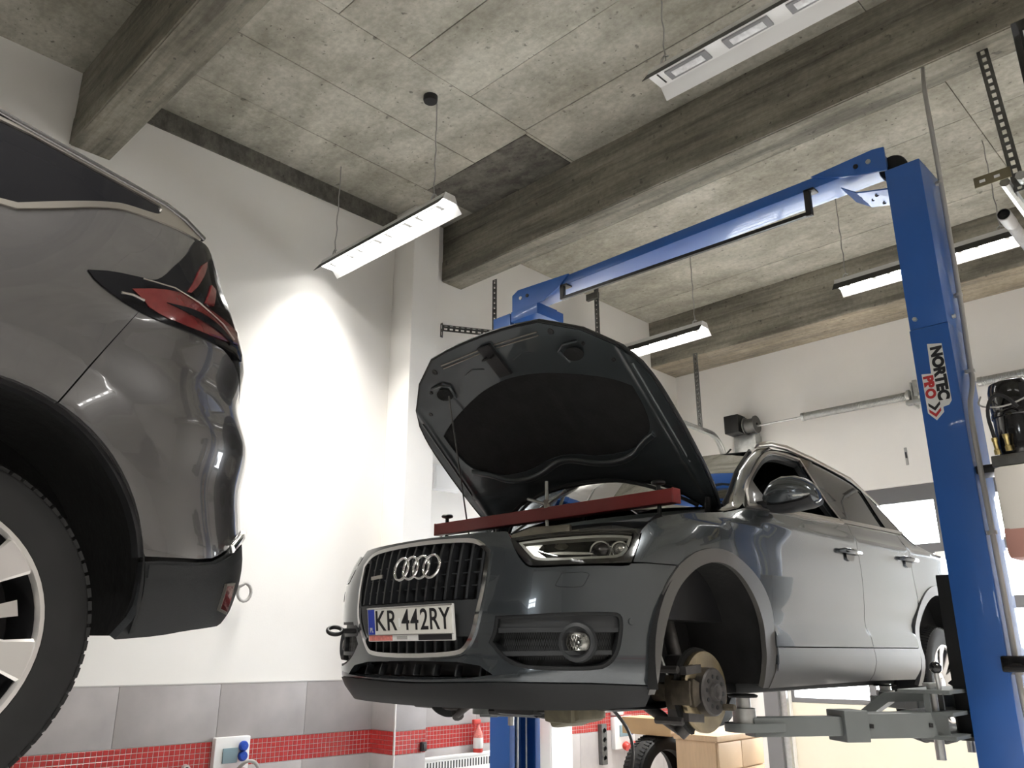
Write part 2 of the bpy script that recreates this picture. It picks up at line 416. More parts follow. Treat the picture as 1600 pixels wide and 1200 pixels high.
def panel(name, sk, poly, m, parent, holes=(), off=0.0, thick=.018, grid=.04, side=1, rnd=2, fn=None, hrnd=2):
    poly = soft(poly, rnd) if rnd else poly; hs = [soft(h, hrnd) if hrnd else h for h in holes]
    V, F = cut(poly, hs, grid)
    if side < 0: V = V*np.array([-1, 1])
    offv = (lambda W: off + fn(W*np.array([side, 1]))) if fn else (lambda W: off)
    fP = lambda W: sk.P(W[:, 0], W[:, 1], offv(W))
    if fn:
        def fN(W):
            e = 3e-3; du = np.array([e, 0]); dz = np.array([0, e])
            n = np.cross(fP(W+du)-fP(W-du), fP(W+dz)-fP(W-dz)); return n/np.maximum(np.linalg.norm(n, axis=1), 1e-9)[:, None]
    else: fN = lambda W: sk.N(W[:, 0], W[:, 1])
    return sheet(name, V, F, fP, fN, m, parent, thick)
def grid_sheet(name, rows, m, parent, thick=.0, flipn=False):
    """smooth sheet through rows of 3-D points"""
    R = np.array(rows, float); a, b = R.shape[:2]; V = R.reshape(-1, 3)
    fs = [(i*b+j, i*b+j+1, (i+1)*b+j+1, (i+1)*b+j) for i in range(a-1) for j in range(b-1)]
    me = D.meshes.new(name); me.from_pydata([tuple(v) for v in V], [], fs[::1] if not flipn else [f[::-1] for f in fs]); me.shade_smooth()
    return link_mesh(name, me, m, parent)
def arc(cx, cz, r, a0, a1, n=24): return [(cx + r*cos(a0+(a1-a0)*i/n), cz + r*sin(a0+(a1-a0)*i/n)) for i in range(n+1)]
QD = {
 'headlight': [(0.478,0.786),(0.714,0.807),(0.941,0.82),(1.037,0.82),(1.049,0.803),(1.027,0.769),(0.975,0.689),(0.855,0.681),(0.593,0.674),(0.567,0.685),(0.522,0.735)],
 'grille': [(-0.344,0.782),(-0.041,0.794),(0.172,0.789),(0.374,0.776),(0.411,0.741),(0.416,0.707),(0.306,0.394),(0.268,0.373),(-0.003,0.366),(-0.307,0.374),(-0.374,0.397),(-0.393,0.583),(-0.407,0.7)],
 'foggrille': [(0.45,0.5),(0.571,0.502),(0.756,0.51),(0.896,0.511),(0.921,0.502),(0.929,0.48),(0.925,0.436),(0.91,0.376),(0.88,0.333),(0.833,0.312),(0.662,0.312),(0.544,0.319),(0.472,0.349),(0.412,0.407),(0.434,0.442)],
 'foglamp': [(0.768,0.406),(0.828,0.407),(0.769,0.457)],
 'washer': [(0.709,0.644),(0.797,0.648),(0.805,0.639),(0.786,0.603),(0.772,0.596),(0.694,0.597),(0.685,0.603)],
 'sensor': [(0.96,0.478)],
 'seamf': [(0.978,0.689),(1.201,0.687)],
 'archo': [(1.038,0.328),(1.047,0.393),(1.077,0.505),(1.117,0.598),(1.201,0.687),(1.288,0.737),(1.354,0.759),(1.423,0.771),(1.501,0.772),(1.582,0.754),(1.69,0.712),(1.784,0.657),(1.85,0.592),(1.887,0.519),(1.877,0.424),(1.837,0.321)],
 'archi': [(1.075,0.306),(1.09,0.394),(1.129,0.497),(1.179,0.582),(1.233,0.637),(1.305,0.684),(1.381,0.709),(1.451,0.718),(1.532,0.711),(1.615,0.678),(1.695,0.621),(1.756,0.556),(1.792,0.485),(1.78,0.397),(1.762,0.322)],
 'doorf': [(1.845,0.909),(1.864,0.826),(1.872,0.744),(1.887,0.663),(1.9,0.53),(1.848,0.321)],
 'doorm': [(2.822,1.013),(2.793,0.941),(2.814,0.861),(2.84,0.759),(2.849,0.6),(2.867,0.56),(2.926,0.457),(2.867,0.388),(2.863,0.33),(2.836,0.271),(2.793,0.234)],
 'belt': [(1.805,0.988),(1.99,0.997),(2.403,1.01),(2.714,1.022),(3.245,1.033),(3.521,1.034)],
 'char': [(1.338,0.872),(1.858,0.907),(2.241,0.914),(2.671,0.926),(3.281,0.933),(3.496,0.937)],
 'win1': [(1.812,0.995),(1.882,1.06),(2.037,1.184),(2.161,1.278),(2.294,1.338),(2.458,1.36),(2.651,1.352),(2.641,1.286),(2.611,1.041)],
 'win2': [(2.792,1.349),(3.148,1.295),(3.222,1.247),(3.272,1.039),(2.724,1.03)],
 'win3': [(3.211,1.284),(3.32,1.233),(3.533,1.043),(3.297,1.038)],
 'cladtop': [(1.862,0.364),(2.876,0.385),(3.452,0.395)],
 'cladbot': [(1.798,0.219),(2.782,0.235),(3.375,0.231),(3.458,0.343)],
 'rarcho': [(3.561,0.581),(3.594,0.635),(3.644,0.685),(3.709,0.72)],
 'rarchi': [(3.664,0.584),(3.707,0.634),(3.77,0.669),(3.864,0.693),(3.926,0.692),(3.987,0.678)],
 'handles': [(2.701,0.861),(3.475,0.885)],
 'bumplow': [(1.09,0.245),(1.064,0.21),(0.901,0.222)],
 'fender_top': [(1.049,0.803),(1.062,0.819),(1.11,0.85),(1.173,0.876),(1.284,0.899),(1.404,0.916),(1.581,0.941),(1.706,0.964),(1.791,0.983)],
 'frame_out': [(1.81,1.01),(1.925,1.098),(2.025,1.189),(2.126,1.27),(2.232,1.326),(2.366,1.369),(2.569,1.392),(2.817,1.373),(3.034,1.337),(3.206,1.3),(3.356,1.226),(3.584,1.033)],
 'rail': [(2.242,1.364),(2.412,1.405),(2.602,1.418),(2.84,1.389),(3.229,1.327),(3.488,1.183),(3.56,1.062)],
 'rear': [(3.69,0.969),(3.852,0.956),(3.94,0.939)],
 'lower_int': [(-0.45,0.285),(-0.411,0.332),(0.346,0.338),(0.418,0.299)],
 'lowlip': [(0.44,0.301),(0.661,0.286),(0.843,0.295),(1.017,0.328)],
 'frontlow': [(-0.479,0.261),(-0.205,0.21),(0.186,0.197),(0.494,0.202),(0.752,0.205),(1.064,0.21)],
 'dl_in': [(0.518,0.774),(0.687,0.791),(0.936,0.806),(1.016,0.799),(0.956,0.712),(0.858,0.705),(0.607,0.693),(0.568,0.728)],
 'dl_in2': [(0.615,0.765),(0.82,0.783),(0.923,0.785),(0.891,0.725),(0.641,0.711),(0.67,0.724)],
 'platebase': [(-0.371,0.555),(0.361,0.567),(0.328,0.45),(-0.368,0.421)],
 'clad_line': [(1.856,0.364),(2.872,0.385),(3.459,0.397)],
}
ED = {
 'glass': [(1.192,1.469),(1.383,1.421),(1.609,1.387),(1.61,1.369),(1.594,1.348),(1.581,1.344),(1.529,1.336),(1.509,1.336),(1.462,1.32),(1.377,1.279),(1.282,1.23),(1.204,1.187)],
 'chrome_low': [(1.205,1.173),(1.34,1.242),(1.401,1.275),(1.461,1.302),(1.507,1.317),(1.55,1.323),(1.598,1.325),(1.761,1.339)],
 'roofline': [(1.192,1.489),(1.384,1.442),(1.611,1.398),(1.962,1.438),(1.787,1.353)],
 'lamp': [(1.401,1.082),(1.423,1.058),(1.48,1.032),(1.534,1.016),(1.59,1.008),(1.686,1.005),(1.804,1.01),(1.94,1.012),(1.95,1.036),(2.039,1.136),(1.865,1.111),(2.009,1.205),(2.047,1.308),(1.858,1.332),(1.839,1.346),(1.78,1.341),(1.751,1.325),(1.636,1.199),(1.594,1.14),(1.567,1.116),(1.541,1.113),(1.46,1.101)],
 'red': [(1.51,1.069),(1.585,1.098),(1.656,1.111),(1.75,1.099),(1.912,1.091),(1.903,1.049),(1.779,1.024),(1.634,1.018),(1.562,1.029),(1.536,1.052)],
 'fin1': [(1.663,1.119),(1.74,1.233),(1.789,1.27),(1.776,1.239),(1.679,1.12)],
 'fin2': [(1.73,1.11),(1.781,1.189),(1.804,1.183),(1.768,1.116)],
 'seam': [(1.534,1.016),(1.376,0.742)],
 'arch': [(1.26,0.776),(1.325,0.765),(1.378,0.742),(1.475,0.685),(1.553,0.616),(1.593,0.543),(1.623,0.457),(1.632,0.414),(1.639,0.357),(1.638,0.3),(1.636,0.258)],
 'flare': [(1.242,0.885),(1.307,0.879),(1.378,0.853),(1.455,0.811),(1.516,0.774),(1.585,0.716)],
 'clad': [(1.63,0.426),(1.667,0.429),(1.814,0.437),(1.862,0.456),(1.92,0.488),(2.036,0.541)],
 'bot': [(2.004,0.459),(2.099,0.433),(1.995,0.391),(1.98,0.318),(1.921,0.287),(1.885,0.281),(1.8,0.278),(1.639,0.258),(1.556,0.25)],
 'refl': [(1.914,0.383),(1.961,0.389),(1.974,0.322),(1.916,0.327)],
}
# ================================================================== the room (z measured from the floor)
CZ = 5.14
def tiles(name, m, parent, cells, th, axis, b=.002):
    """one shared-mesh piece per cell; cells = (lo, hi) boxes"""
    cache = {}
    for i, (lo, hi) in enumerate(cells):
        key = tuple(round(hi[k]-lo[k], 3) for k in range(3))
        if key not in cache: cache[key] = MB().box((0, 0, 0), key, b).build(name, m, parent, 40); o = cache[key]
        else: o = cache[key].copy(); COL.objects.link(o)
        off = ORIG.get(root(parent).name, (0, 0, 0)) if parent else (0, 0, 0)
        o.location = [lo[k]-off[k] for k in range(3)]
floor = struct(box('floor', (-5.9, -8.2, -.2), (5.3, 8.9, 0), 'floor'))
ground = props(box('paved_yard', (-16, 8.9, -.25), (12, 30, -.03), 'outside'), 'pale paved yard outside the garage door', 'ground', kind='structure')
wl = MB().box((-5.8, -8.2, 0), (-5.5, 4.42, CZ)).box((-5.8, 4.42, 0), (-5.36, 8.45, CZ)).build('wall_left', 'wall'); struct(wl)
MB().box((-5.5, 4.13, 0), (-5.215, 4.42, CZ), .006).build('column', 'wall', wl)
wr = struct(box('wall_right', (5.0, -8.2, 0), (5.3, 8.9, CZ), 'wall'))
WX0, WX1, WZ0, WZ1 = -1.2, -.1, 1.9, 2.6
wb = MB().box((-5.8, -8.2, 0), (WX0, -8.0, CZ)).box((WX1, -8.2, 0), (5.3, -8.0, CZ)).box((WX0, -8.2, WZ1), (WX1, -8.0, CZ)).box((WX0, -8.2, 0), (WX1, -8.0, WZ0)).build('wall_back', 'wall'); struct(wb)
DX0, DX1, DZ = -4.26, -.88, 2.87
wg = MB().box((-5.36, 8.45, 0), (DX0, 8.75, CZ)).box((DX1, 8.45, 0), (5.0, 8.75, CZ)).box((DX0, 8.45, DZ), (DX1, 8.75, CZ)).build('wall_garage', 'wall'); struct(wg)
box('concrete_strip', (-5.5, 1.64, 4.975), (-5.485, 4.13, 5.14), 'beamd', wl)
# wainscot: grey stone tiles over and under a red mosaic band
BT, BB, WT = .75, .59, 1.105
def wainscot(parent, x, y0, y1, sgn, pitch=.665, first=None):
    t = .012; xa, xb = (x, x+t) if sgn > 0 else (x-t, x); cells = []
    y = first if first is not None else y0; ys = [y0]
    while y < y1:
        if y > y0+.05: ys.append(y)
        y += pitch
    ys.append(y1)
    for a, b in zip(ys[:-1], ys[1:]):
        cells += [((xa, a+.001, BT+.002), (xb, b-.001, WT)), ((xa, a+.001, .002), (xb, b-.001, BB-.002))]
    tiles('tile', 'tile', parent, cells, t, 0)
    mosaic(parent, [((x if sgn > 0 else x-.010), y0, y1, sgn)])
    box('edge_trim', (min(x, x+sgn*.013), y0, WT), (max(x, x+sgn*.013), y1, WT+.008), 'trim', parent)
def mosaic(parent, spans):
    for (xa, y0, y1, sgn) in spans:
        g = MB(); n = max(1, int((y1-y0)/.034)); p = (y1-y0)/n; q = (BT-BB)/5
        for i in range(n):
            for j in range(5):
                a, b, c, d = y0+i*p+.0016, y0+(i+1)*p-.0016, BB+j*q+.0016, BB+(j+1)*q-.0016; e = xa+.0095 if sgn > 0 else xa; s = .0018*sgn; x0 = e
                g.add([(x0, a, c), (x0, b, c), (x0, b, d), (x0, a, d), (x0+s, a+.002, c+.002), (x0+s, b-.002, c+.002), (x0+s, b-.002, d-.002), (x0+s, a+.002, d-.002)],
                      [(4, 5, 6, 7), (0, 1, 5, 4), (1, 2, 6, 5), (2, 3, 7, 6), (3, 0, 4, 7)])
        props(g.build('mosaic_tiles', 'red', parent), kind='stuff')
        box('mosaic_bed', (xa, y0, BB), (xa+.0095, y1, BT), 'grout', parent)
wainscot(wl, -5.5, -3.5, 4.13, 1, .665, 2.865-.665*9)
wainscot(wl, -5.215, 4.13, 4.42, 1)
wainscot(wl, -5.36, 4.42, 8.45, 1)
wainscot(wr, 5.0, -3.5, 8.4, -1, .8)
def face_y(parent, y, x0, x1):
    t = .012
    tiles('tile', 'tile', parent, [((x0, y-t, BT+.002), (x1, y, WT)), ((x0, y-t, .002), (x1, y, BB-.002))], t, 1)
    g = MB(); n = max(1, int((x1-x0)/.034)); p = (x1-x0)/n; q = (BT-BB)/5
    for i in range(n):
        for j in range(5): g.box((x0+i*p+.0016, y-.0115, BB+j*q+.0016), (x0+(i+1)*p-.0016, y-.004, BB+(j+1)*q-.0016))
    props(g.build('mosaic_tiles', 'red', parent), kind='stuff'); box('mosaic_bed', (x0, y-.0095, BB), (x1, y, BT), 'grout', parent)
face_y(wl, 4.13, -5.5, -5.215)
box('corner_trim', (-5.216, 4.117, 0), (-5.203, 4.130, WT), 'trim', wl)

# ceiling: slab, formwork panels, beams
ceil = struct(box('ceiling', (-5.8, -8.2, CZ+.02), (5.3, 8.9, CZ+.25), 'ceil'))
cells = []
def strips(x0, x1, y0, y1, gx=.003, gy=.003): cells.append(((x0+gx, y0+gy, CZ + random.uniform(-.002, .002)), (x1-gx, y1-gy, CZ+.03)))
X1 = [-5.5, -4.95, -4.35, -3.75]
for a, b in zip(X1[:-1], X1[1:]): strips(a, b, 1.64, 4.04 if a > -5 else 4.62)
strips(-5.5+1.72, -3.75, 4.04, 4.62)
Y1 = [1.64, 1.72, 2.29, 2.86, 3.43, 4.0, 4.62]
for a, b in zip(Y1[:-1], Y1[1:]):
    for c, d in zip([-3.75, -1.35, 1.05], [-1.35, 1.05, 5.0]): strips(c, d, a, b)
Y2 = [4.8, 5.05, 5.65, 6.2, 6.85, 7.45, 7.95]
for a, b in zip(Y2[:-1], Y2[1:]):
    for c, d in zip([-5.4, -8.1, -1.22, 1.2], [-8.1, -1.22, 1.2, 5.0]): strips(c, d, a, b)
for a, b in zip([-8.0, -5.6, -3.4, -2.3, -1.1, .1], [-5.6, -3.4, -2.3, -1.1, .1, 1.4]):
    for c, d in zip([-5.5, -4.6, -2.2, .2], [-4.6, -2.2, .2, 5.0]): strips(c, d, a, b)
tiles('panel', 'ceil', ceil, cells, .03, 2, .0025)
box('dark_board', (-4.95, 4.04, CZ-.006), (-3.78, 4.60, CZ+.03), 'beamd', ceil, .003)
def beam(y0, y1, zb, mats=('beam', 'beam')):
    g = MB(); hh = CZ + .02 - zb; n = 3
    for i in range(n):
        a = zb + hh*i/n; b = zb + hh*(i+1)/n; o = (0, .004, .001)[i]
        for xa, xb in ((-5.5, -3.02+.4*i), (-3.02+.4*i, -.2-.3*i), (-.2-.3*i, 5.0)):
            g.cur = 0; g.box((xa, y0+o+random.uniform(0, .003), a), (xb, y1-o, b), .0015)
    g.cur = 1; g.box((-5.5, y0+.012, zb-.006), (5.0, y1-.004, zb+.01), .003)
    g.build('beam', list(mats), ceil, 40)
beam(1.37, 1.64, 4.57); beam(4.58, 4.83, 4.585); beam(7.92, 8.449, 4.57, ('beam', 'beamt'))

# garage door with glazed sections
door = struct(D.objects.new('door_1', None)); COL.objects.link(door); door.location = (DX0, 8.6, 0); ORIG['door_1'] = (DX0, 8.6, 0)
rows = [(.02, .80), (.86, 1.26), (1.33, 1.69), (1.79, 2.20), (2.30, 2.71)]
cols = [DX0, -3.42, -2.575, -1.73, DX1]
MB().box((DX0, 8.50, .0), (DX1, 8.545, .83), .004).build('door_panel', 'cream', door)
fr = MB()
zr = [(.82, .87), (1.255, 1.335), (1.68, 1.79), (2.20, 2.30), (2.71, 2.87)]
for a, b in zr: fr.box((DX0, 8.50, a), (DX1, 8.55, b), .003)
fr.build('frame_rail', 'dooral', door)
for x in cols:
    MB().box((max(DX0, x-.035), 8.498, .83), (min(DX1, x+.035), 8.552, 2.8), .003).build('frame_mullion', 'dooral', door)
for (a, b) in rows[1:]:
    for c, d in zip(cols[:-1], cols[1:]): box('pane', (c+.03, 8.52, a-.01), (d-.03, 8.528, b+.01), 'clear', door)
MB().box((-2.66, 8.46, 2.13), (-2.50, 8.50, 2.21), .004).build('door_hinge', 'white', door)
MB().box((-4.50, 8.36, 0), (-4.34, 8.449, 2.9), .004).build('door_jamb', 'dooral', door)
MB().box((-4.34, 8.40, 0), (-4.27, 8.449, 2.9), .004).build('door_jamb', 'steel', door)
MB().box((-.86, 8.36, 0), (-.72, 8.449, 2.9), .004).build('door_jamb', 'dooral', door)

# small window behind the camera (seen mirrored in the paint)
win = struct(D.objects.new('window_1', None)); COL.objects.link(win); win.location = (WX0, -8.1, WZ0); ORIG['window_1'] = (WX0, -8.1, WZ0)
for x in (WX0, WX0+.37, WX0+.73, WX1): MB().box((max(WX0, x-.025), -8.14, WZ0), (min(WX1, x+.025), -8.08, WZ1), .003).build('frame_mullion', 'white', win)
for z in (WZ0, (WZ0+WZ1)/2, WZ1): MB().box((WX0, -8.14, max(WZ0, z-.025)), (WX1, -8.08, min(WZ1, z+.025)), .003).build('frame_rail', 'white', win)
for a, b in ((WZ0, 2.25), (2.25, WZ1)):
    for x in (WX0, WX0+.37, WX0+.73): box('pane', (x+.02, -8.115, a+.02), (x+.35, -8.109, b-.02), 'clear', win)
yard = props(box('paved_yard', (-16, -24, -.25), (12, -8.2, -.03), 'outside'), 'pale paved yard outside the rear window', 'ground', kind='structure')
# ================================================================== garage door tracks, shaft, lamps, wall fittings
def perf(a, b, wdt, mname, name, parent, d1, d2):
    """slotted angle from a to b, flanges along d1 and d2"""
    a, b = Vector(a), Vector(b); t = (b-a).normalized(); L = (b-a).length; n = max(2, int(L/.05)); g = MB()
    for d, o in ((Vector(d1).normalized(), Vector(d2).normalized()), (Vector(d2).normalized(), Vector(d1).normalized())):
        th = o*.003
        def quad(s0, s1, w0, w1):
            p = [a+t*s0+d*w0, a+t*s1+d*w0, a+t*s1+d*w1, a+t*s0+d*w1]; g.loft([p, [q+th for q in p]])
        quad(0, L, 0, wdt*.32); quad(0, L, wdt*.68, wdt)
        for i in range(n+1): quad(max(0, i*L/n-.011), min(L, i*L/n+.011), wdt*.32, wdt*.68)
    return g.build(name, mname, parent)
tl = thing('door_track', 'galvanised garage door track hung from slotted bars left of the raised bonnet', 'door track', (-4.7, 8.3, 0))
pth = [(-4.7, 4.8, 3.72), (-4.7, 8.02, 3.66)] + [(-4.7, 8.02+.28*sin(x), 3.38+.28*cos(x)) for x in np.linspace(.1, pi/2, 10)] + [(-4.7, 8.31, 2.6), (-4.7, 8.32, .3)]
g = MB(); g.tube(pth, .032, 6); g.tube([(x+.03, y, z-.028) for x, y, z in pth], .016, 6); g.build('track_rail', 'steel', tl, 40)
perf((-4.97, 4.86, 4.56), (-4.97, 4.86, 3.70), .055, 'steeld', 'hanger', tl, (1, 0, 0), (0, 1, 0))
perf((-5.30, 4.56, 4.11), (-4.90, 5.02, 4.06), .045, 'steeld', 'hanger', tl, (0, 0, -1), (.7, -.5, 0))
perf((-5.30, 4.53, 4.13), (-5.30, 4.53, 4.00), .03, 'steeld', 'hanger', tl, (1, 0, 0), (0, 1, 0))
perf((-5.0, 6.40, 5.13), (-5.0, 6.40, 3.72), .06, 'steeld', 'hanger', tl, (1, 0, 0), (0, 1, 0))
MB().box((-5.08, 6.36, 4.86), (-4.93, 6.40, 4.93), .003).build('hanger_foot', 'steeld', tl)
perf((-4.74, 7.86, 4.57), (-4.74, 7.86, 3.66), .06, 'steeld', 'hanger', tl, (1, 0, 0), (0, 1, 0))
tr = thing('door_track', 'galvanised garage door track with slotted hangers at the right picture edge', 'door track', (-.8, 8.3, 0))
g = MB()
for dx, dz, r in ((0, 0, .026), (.075, .01, .026)): g.tube([(-.80+dx, 4.55, 3.66+dz), (-.80+dx, 7.7, 3.60+dz), (-.80+dx, 8.1, 3.45), (-.80+dx, 8.3, 3.0), (-.80+dx, 8.32, .3)], r, 8)
g.build('track_rail', 'steel', tr, 40)
g = MB(); x0, x1, y = -.93, -.755, 4.50
g.box((x0, y, 3.655), (x1, y+.005, 3.715)); g.build('track_plate', 'zincy', tr)
g = MB(); g.cur = 0
for x in (-.89, -.82): g.box((x-.014, y-.002, 3.676), (x+.014, y+.001, 3.692), .004)
g.build('slot', 'white', tr)
perf((-.83, 4.68, 4.585), (-.78, 4.62, 3.62), .06, 'steeld', 'hanger', tr, (1, 0, 0), (0, 1, 0))
perf((-.78, 4.62, 3.70), (-.40, 4.62, 3.70), .055, 'steeld', 'hanger', tr, (0, 0, -1), (0, 1, 0))
cp = thing('conduit', 'corrugated grey conduit with white sleeve hanging under the right track', 'pipe', (-.83, 4.5, 3.4))
g = MB(); g.lathe([(.030, 0), (.034, .003), (.034, .13), (.030, .13)], (-.825, 4.50, 3.46), (0, 1, -.02), 16); g.build('sleeve', 'pipe', cp, 40)
g = MB(); g.lathe([(.001, .02), (.029, .02), (.029, .0)], (-.825, 4.50, 3.46), (0, 1, -.02), 16); g.build('bore', 'black', cp)
pr = []
for i in range(60): pr += [(.026, .13+i*.02), (.031, .135+i*.02), (.031, .144+i*.02), (.026, .149+i*.02)]
g = MB(); g.lathe(pr, (-.825, 4.50, 3.46), (0, 1, -.02), 12); g.build('corrugated_hose', 'pipe', cp, 60)
sh = thing('torsion_shaft', 'steel torsion shaft with grey springs and motor above the garage door', 'door shaft', (-2.7, 8.33, 3.7))
g = MB(); g.tube([(-4.45, 8.33, 3.715), (-.6, 8.33, 3.715)], .013, 8); g.build('shaft', 'steel', sh, 40)
for a, b in ((-3.74, -2.68), (-2.0, -.95)):
    pr = []; n = int((b-a)/.014)
    for i in range(n): pr += [(.037, i*.014), (.042, i*.014+.004), (.042, i*.014+.009), (.037, i*.014+.013)]
    pr = [(.014, -.002), (.046, -.002), (.046, .03)] + [(r, h+.03) for r, h in pr] + [(.046, b-a+.03), (.046, b-a+.06), (.014, b-a+.06)]
    g = MB(); g.lathe(pr, (a, 8.33, 3.715), (1, 0, 0), 14); g.build('spring', 'steel', sh, 50)
g = MB(); g.box((-2.60, 8.30, 3.60), (-2.585, 8.448, 3.84), .003); g.lathe([(.014, 0), (.06, 0), (.06, .02), (.045, .03), (.014, .03)], (-2.64, 8.33, 3.715), (1, 0, 0), 16)
g.box((-2.66, 8.29, 3.62), (-2.52, 8.37, 3.66), .006); g.box((-2.58, 8.31, 3.70), (-2.54, 8.35, 3.86), .006); g.build('bearing_bracket', 'steel', sh, 40)
g = MB(); g.lathe([(.02, -.02), (.05, 0), (.05, .05), (.02, .07)], (-2.50, 8.33, 3.715), (1, 0, 0), 12); g.build('coupling', 'zinc', sh, 40)
g = MB(); g.box((-4.62, 8.22, 3.66), (-4.44, 8.40, 3.87), .012); g.build('motor', 'black', sh, 40)
g = MB(); g.lathe([(.02, -.01), (.10, -.01), (.10, .0), (.078, .005), (.078, .11), (.10, .115), (.10, .13), (.02, .13)], (-4.40, 8.33, 3.735), (1, 0, 0), 24); g.build('cable_drum', 'steeld', sh, 40)
g = MB(); g.box((-4.60, 8.38, 3.35), (-4.30, 8.448, 3.66), .006); g.box((-4.32, 8.30, 3.38), (-4.29, 8.448, 3.62), .004); g.build('mounting_plate', 'steel', sh, 40)
g = MB(); g.tube([(-4.60, 8.30, 3.50), (-4.66, 8.25, 3.42), (-4.72, 8.22, 3.40), (-4.80, 8.22, 3.36), (-4.82, 8.24, 3.28)], .010, 6); g.build('motor_cable', 'black', sh, 60)

# ---- hanging LED lights
def lamp(x0, x1, y0, y1, z, lit, label, cords, canopy=None, group=None):
    t = thing('ceiling_light', label, 'ceiling light', ((x0+x1)/2, (y0+y1)/2, z), group=group)
    ym = (y0+y1)/2; hw = (y1-y0)/2; a = hw*.55; zt = z+.055
    g = MB()                                    # folded sheet: top plate with two splayed wings
    prof = [(-hw, z-.004), (-a, zt), (a, zt), (hw, z-.004), (hw-.002, z+.002), (a, zt+.004), (-a, zt+.004), (-hw+.002, z+.002)]
    g.loft([[(x, ym+p, q) for p, q in prof] for x in (x0, x1)]); g.build('housing', 'lampw', t)
    g = MB(); g.loft([[(x, ym+p, q) for p, q in ((-a-.004, zt+.005), (a+.004, zt+.005), (a*.7, zt+.055), (-a*.7, zt+.055))] for x in (x0, x1)]); g.build('gear_tray', 'lampw', t)
    g = MB(); g.loft([[(x, ym+p, q) for p, q in ((-hw-.0025, z-.006), (-a-.003, zt+.008), (-a-.006, zt+.008), (-hw-.006, z-.006))] for x in (x0, x1)]); g.build('wing_shade', 'black', t)  # black sheet paints the shade on the near wing's outer side
    n = 4; L = x1-x0
    if lit: MB().box((x0+.01, ym-a*.96, zt-.006), (x1-.01, ym+a*.96, zt-.001)).build('glare_plate', 'glow', t)  # added glowing plate: paints the glare over the white housing
    for i in range(n):
        c = x0 + L*(i+.62)/(n+.24); hx = L*.085
        g = MB(); g.box((c-hx, ym-a*.62, zt-.012), (c+hx, ym+a*.62, zt), .003); f = g.build('led_module', 'ledf' if not lit else 'lampw', t, 40)
        g = MB(); g.box((c-hx*.74, ym-a*.38, zt-.0145), (c+hx*.74, ym+a*.38, zt-.006), .002); g.build('lens', 'lit' if lit else 'led', f, 40)
    g = MB()
    for c in (x0+.05, (x0+x1)/2+.10): g.box((c-.004, ym-a*.7, zt-.003), (c+.004, ym+a*.7, zt+.001))
    g.build('slot', 'black', t)
    if lit:
        ld = D.lights.new('led_light', 'AREA'); ld.shape = 'RECTANGLE'; ld.size = L-.06; ld.size_y = a*1.5; ld.energy = LAMP_W*(.5 if x0 < -5.3 else 1); ld.color = (1.0, .972, .925); ld.spread = RAD(105)
        lo = D.objects.new('led_light', ld); COL.objects.link(lo); lo.parent = t; lo.location = (0, 0, zt-.018-z)
    for (cx, cy) in cords:
        g = MB(); k = 14; top = CZ if canopy is None else CZ
        g.tube([(cx + .004*sin(i*2.1), cy + .004*cos(i*1.7), zt+.05 + (top-zt-.05)*i/k) for i in range(k+1)], .0045, 5); g.build('cord', 'pipe', t, 60)
        g = MB(); g.tube([(cx-.03, cy, zt+.05), (cx-.02, cy, zt+.085), (cx, cy, zt+.10), (cx+.02, cy, zt+.085)], .006, 6); g.build('hook', 'steel', t, 60)
    if canopy:
        g = MB(); g.lathe([(.001, 0), (.048, 0), (.052, .012), (.052, .045), (.001, .045)], (canopy[0], canopy[1], CZ-.045), (0, 0, 1), 20); g.build('canopy', 'black', t, 40)
    return t
G = 'lit LED lights hung over the bays'
lamp(-5.34, -3.83, 3.22, 3.44, 4.22, 1, 'lit hanging LED light on two cords beside the white left wall', [(-5.18, 3.30), (-3.97, 3.30)], (-3.955, 3.225), G)
lamp(-2.10, -.62, 3.17, 3.40, 4.23, 0, 'unlit white LED light with square lenses nearest the camera overhead', [(-2.0, 3.25), (-.75, 3.25)])
lamp(-5.28, -3.83, 6.50, 6.72, 4.23, 1, 'lit LED light glowing just behind the raised bonnet edge', [(-5.1, 6.6), (-3.93, 6.6)], None, G)
lamp(-2.53, -1.12, 6.50, 6.72, 4.23, 1, 'long lit LED light passing behind the right blue lift post', [(-2.44, 6.6), (-1.25, 6.6)], None, G)
for i, (x, y, lab) in enumerate([(.55, 3.2, 'right of the unlit light'), (.35, 6.5, 'in the far right bay by the garage wall'), (-2.2, -.4, 'behind the camera in the left bay'), (.3, -.4, 'behind the camera in the right bay')]):
    lamp(x, x+1.45, y, y+.22, 4.23, 1, 'lit LED light out of view ' + lab, [(x+.15, y+.1), (x+1.3, y+.1)], None, G)

# ---- fittings along the left wall
def socket_board(x, y0, y1, z0, z1, label, clear=True):
    t = thing('socket_board', label, 'socket board', (x, (y0+y1)/2, z0)); h = z1-z0; wd = y1-y0
    MB().box((x, y0, z0), (x+.05, y1, z1), .008).build('body', 'white', t, 40)
    if clear:
        MB().box((x+.05, y0+.22*wd, z1-.62*h), (x+.062, y0+.64*wd, z1-.26*h), .006).build('cover', 'pvc', t, 40)
    for k in range(2):
        zc = z1 - h*(.24+.24*k); g = MB(); g.lathe([(.001, 0), (.028, 0), (.032, .006), (.032, .02), (.026, .032), (.001, .034)], (x+.05, y1-.22*wd, zc), (1, 0, .15), 16); g.build('socket', 'sblue', t, 40)
    for k in range(2):
        g = MB(); g.lathe([(.001, 0), (.036, 0), (.040, .01), (.036, .05), (.001, .055)], (x+.05, y0+(.45+.36*k)*wd, z0+.12*h), (1, 0, -.5), 16); g.build('socket', 'sred', t, 40)
    return t
socket_board(-5.488, 2.84, 3.09, .52, .775, 'white socket board with blue and red sockets in the red tile band, left wall')
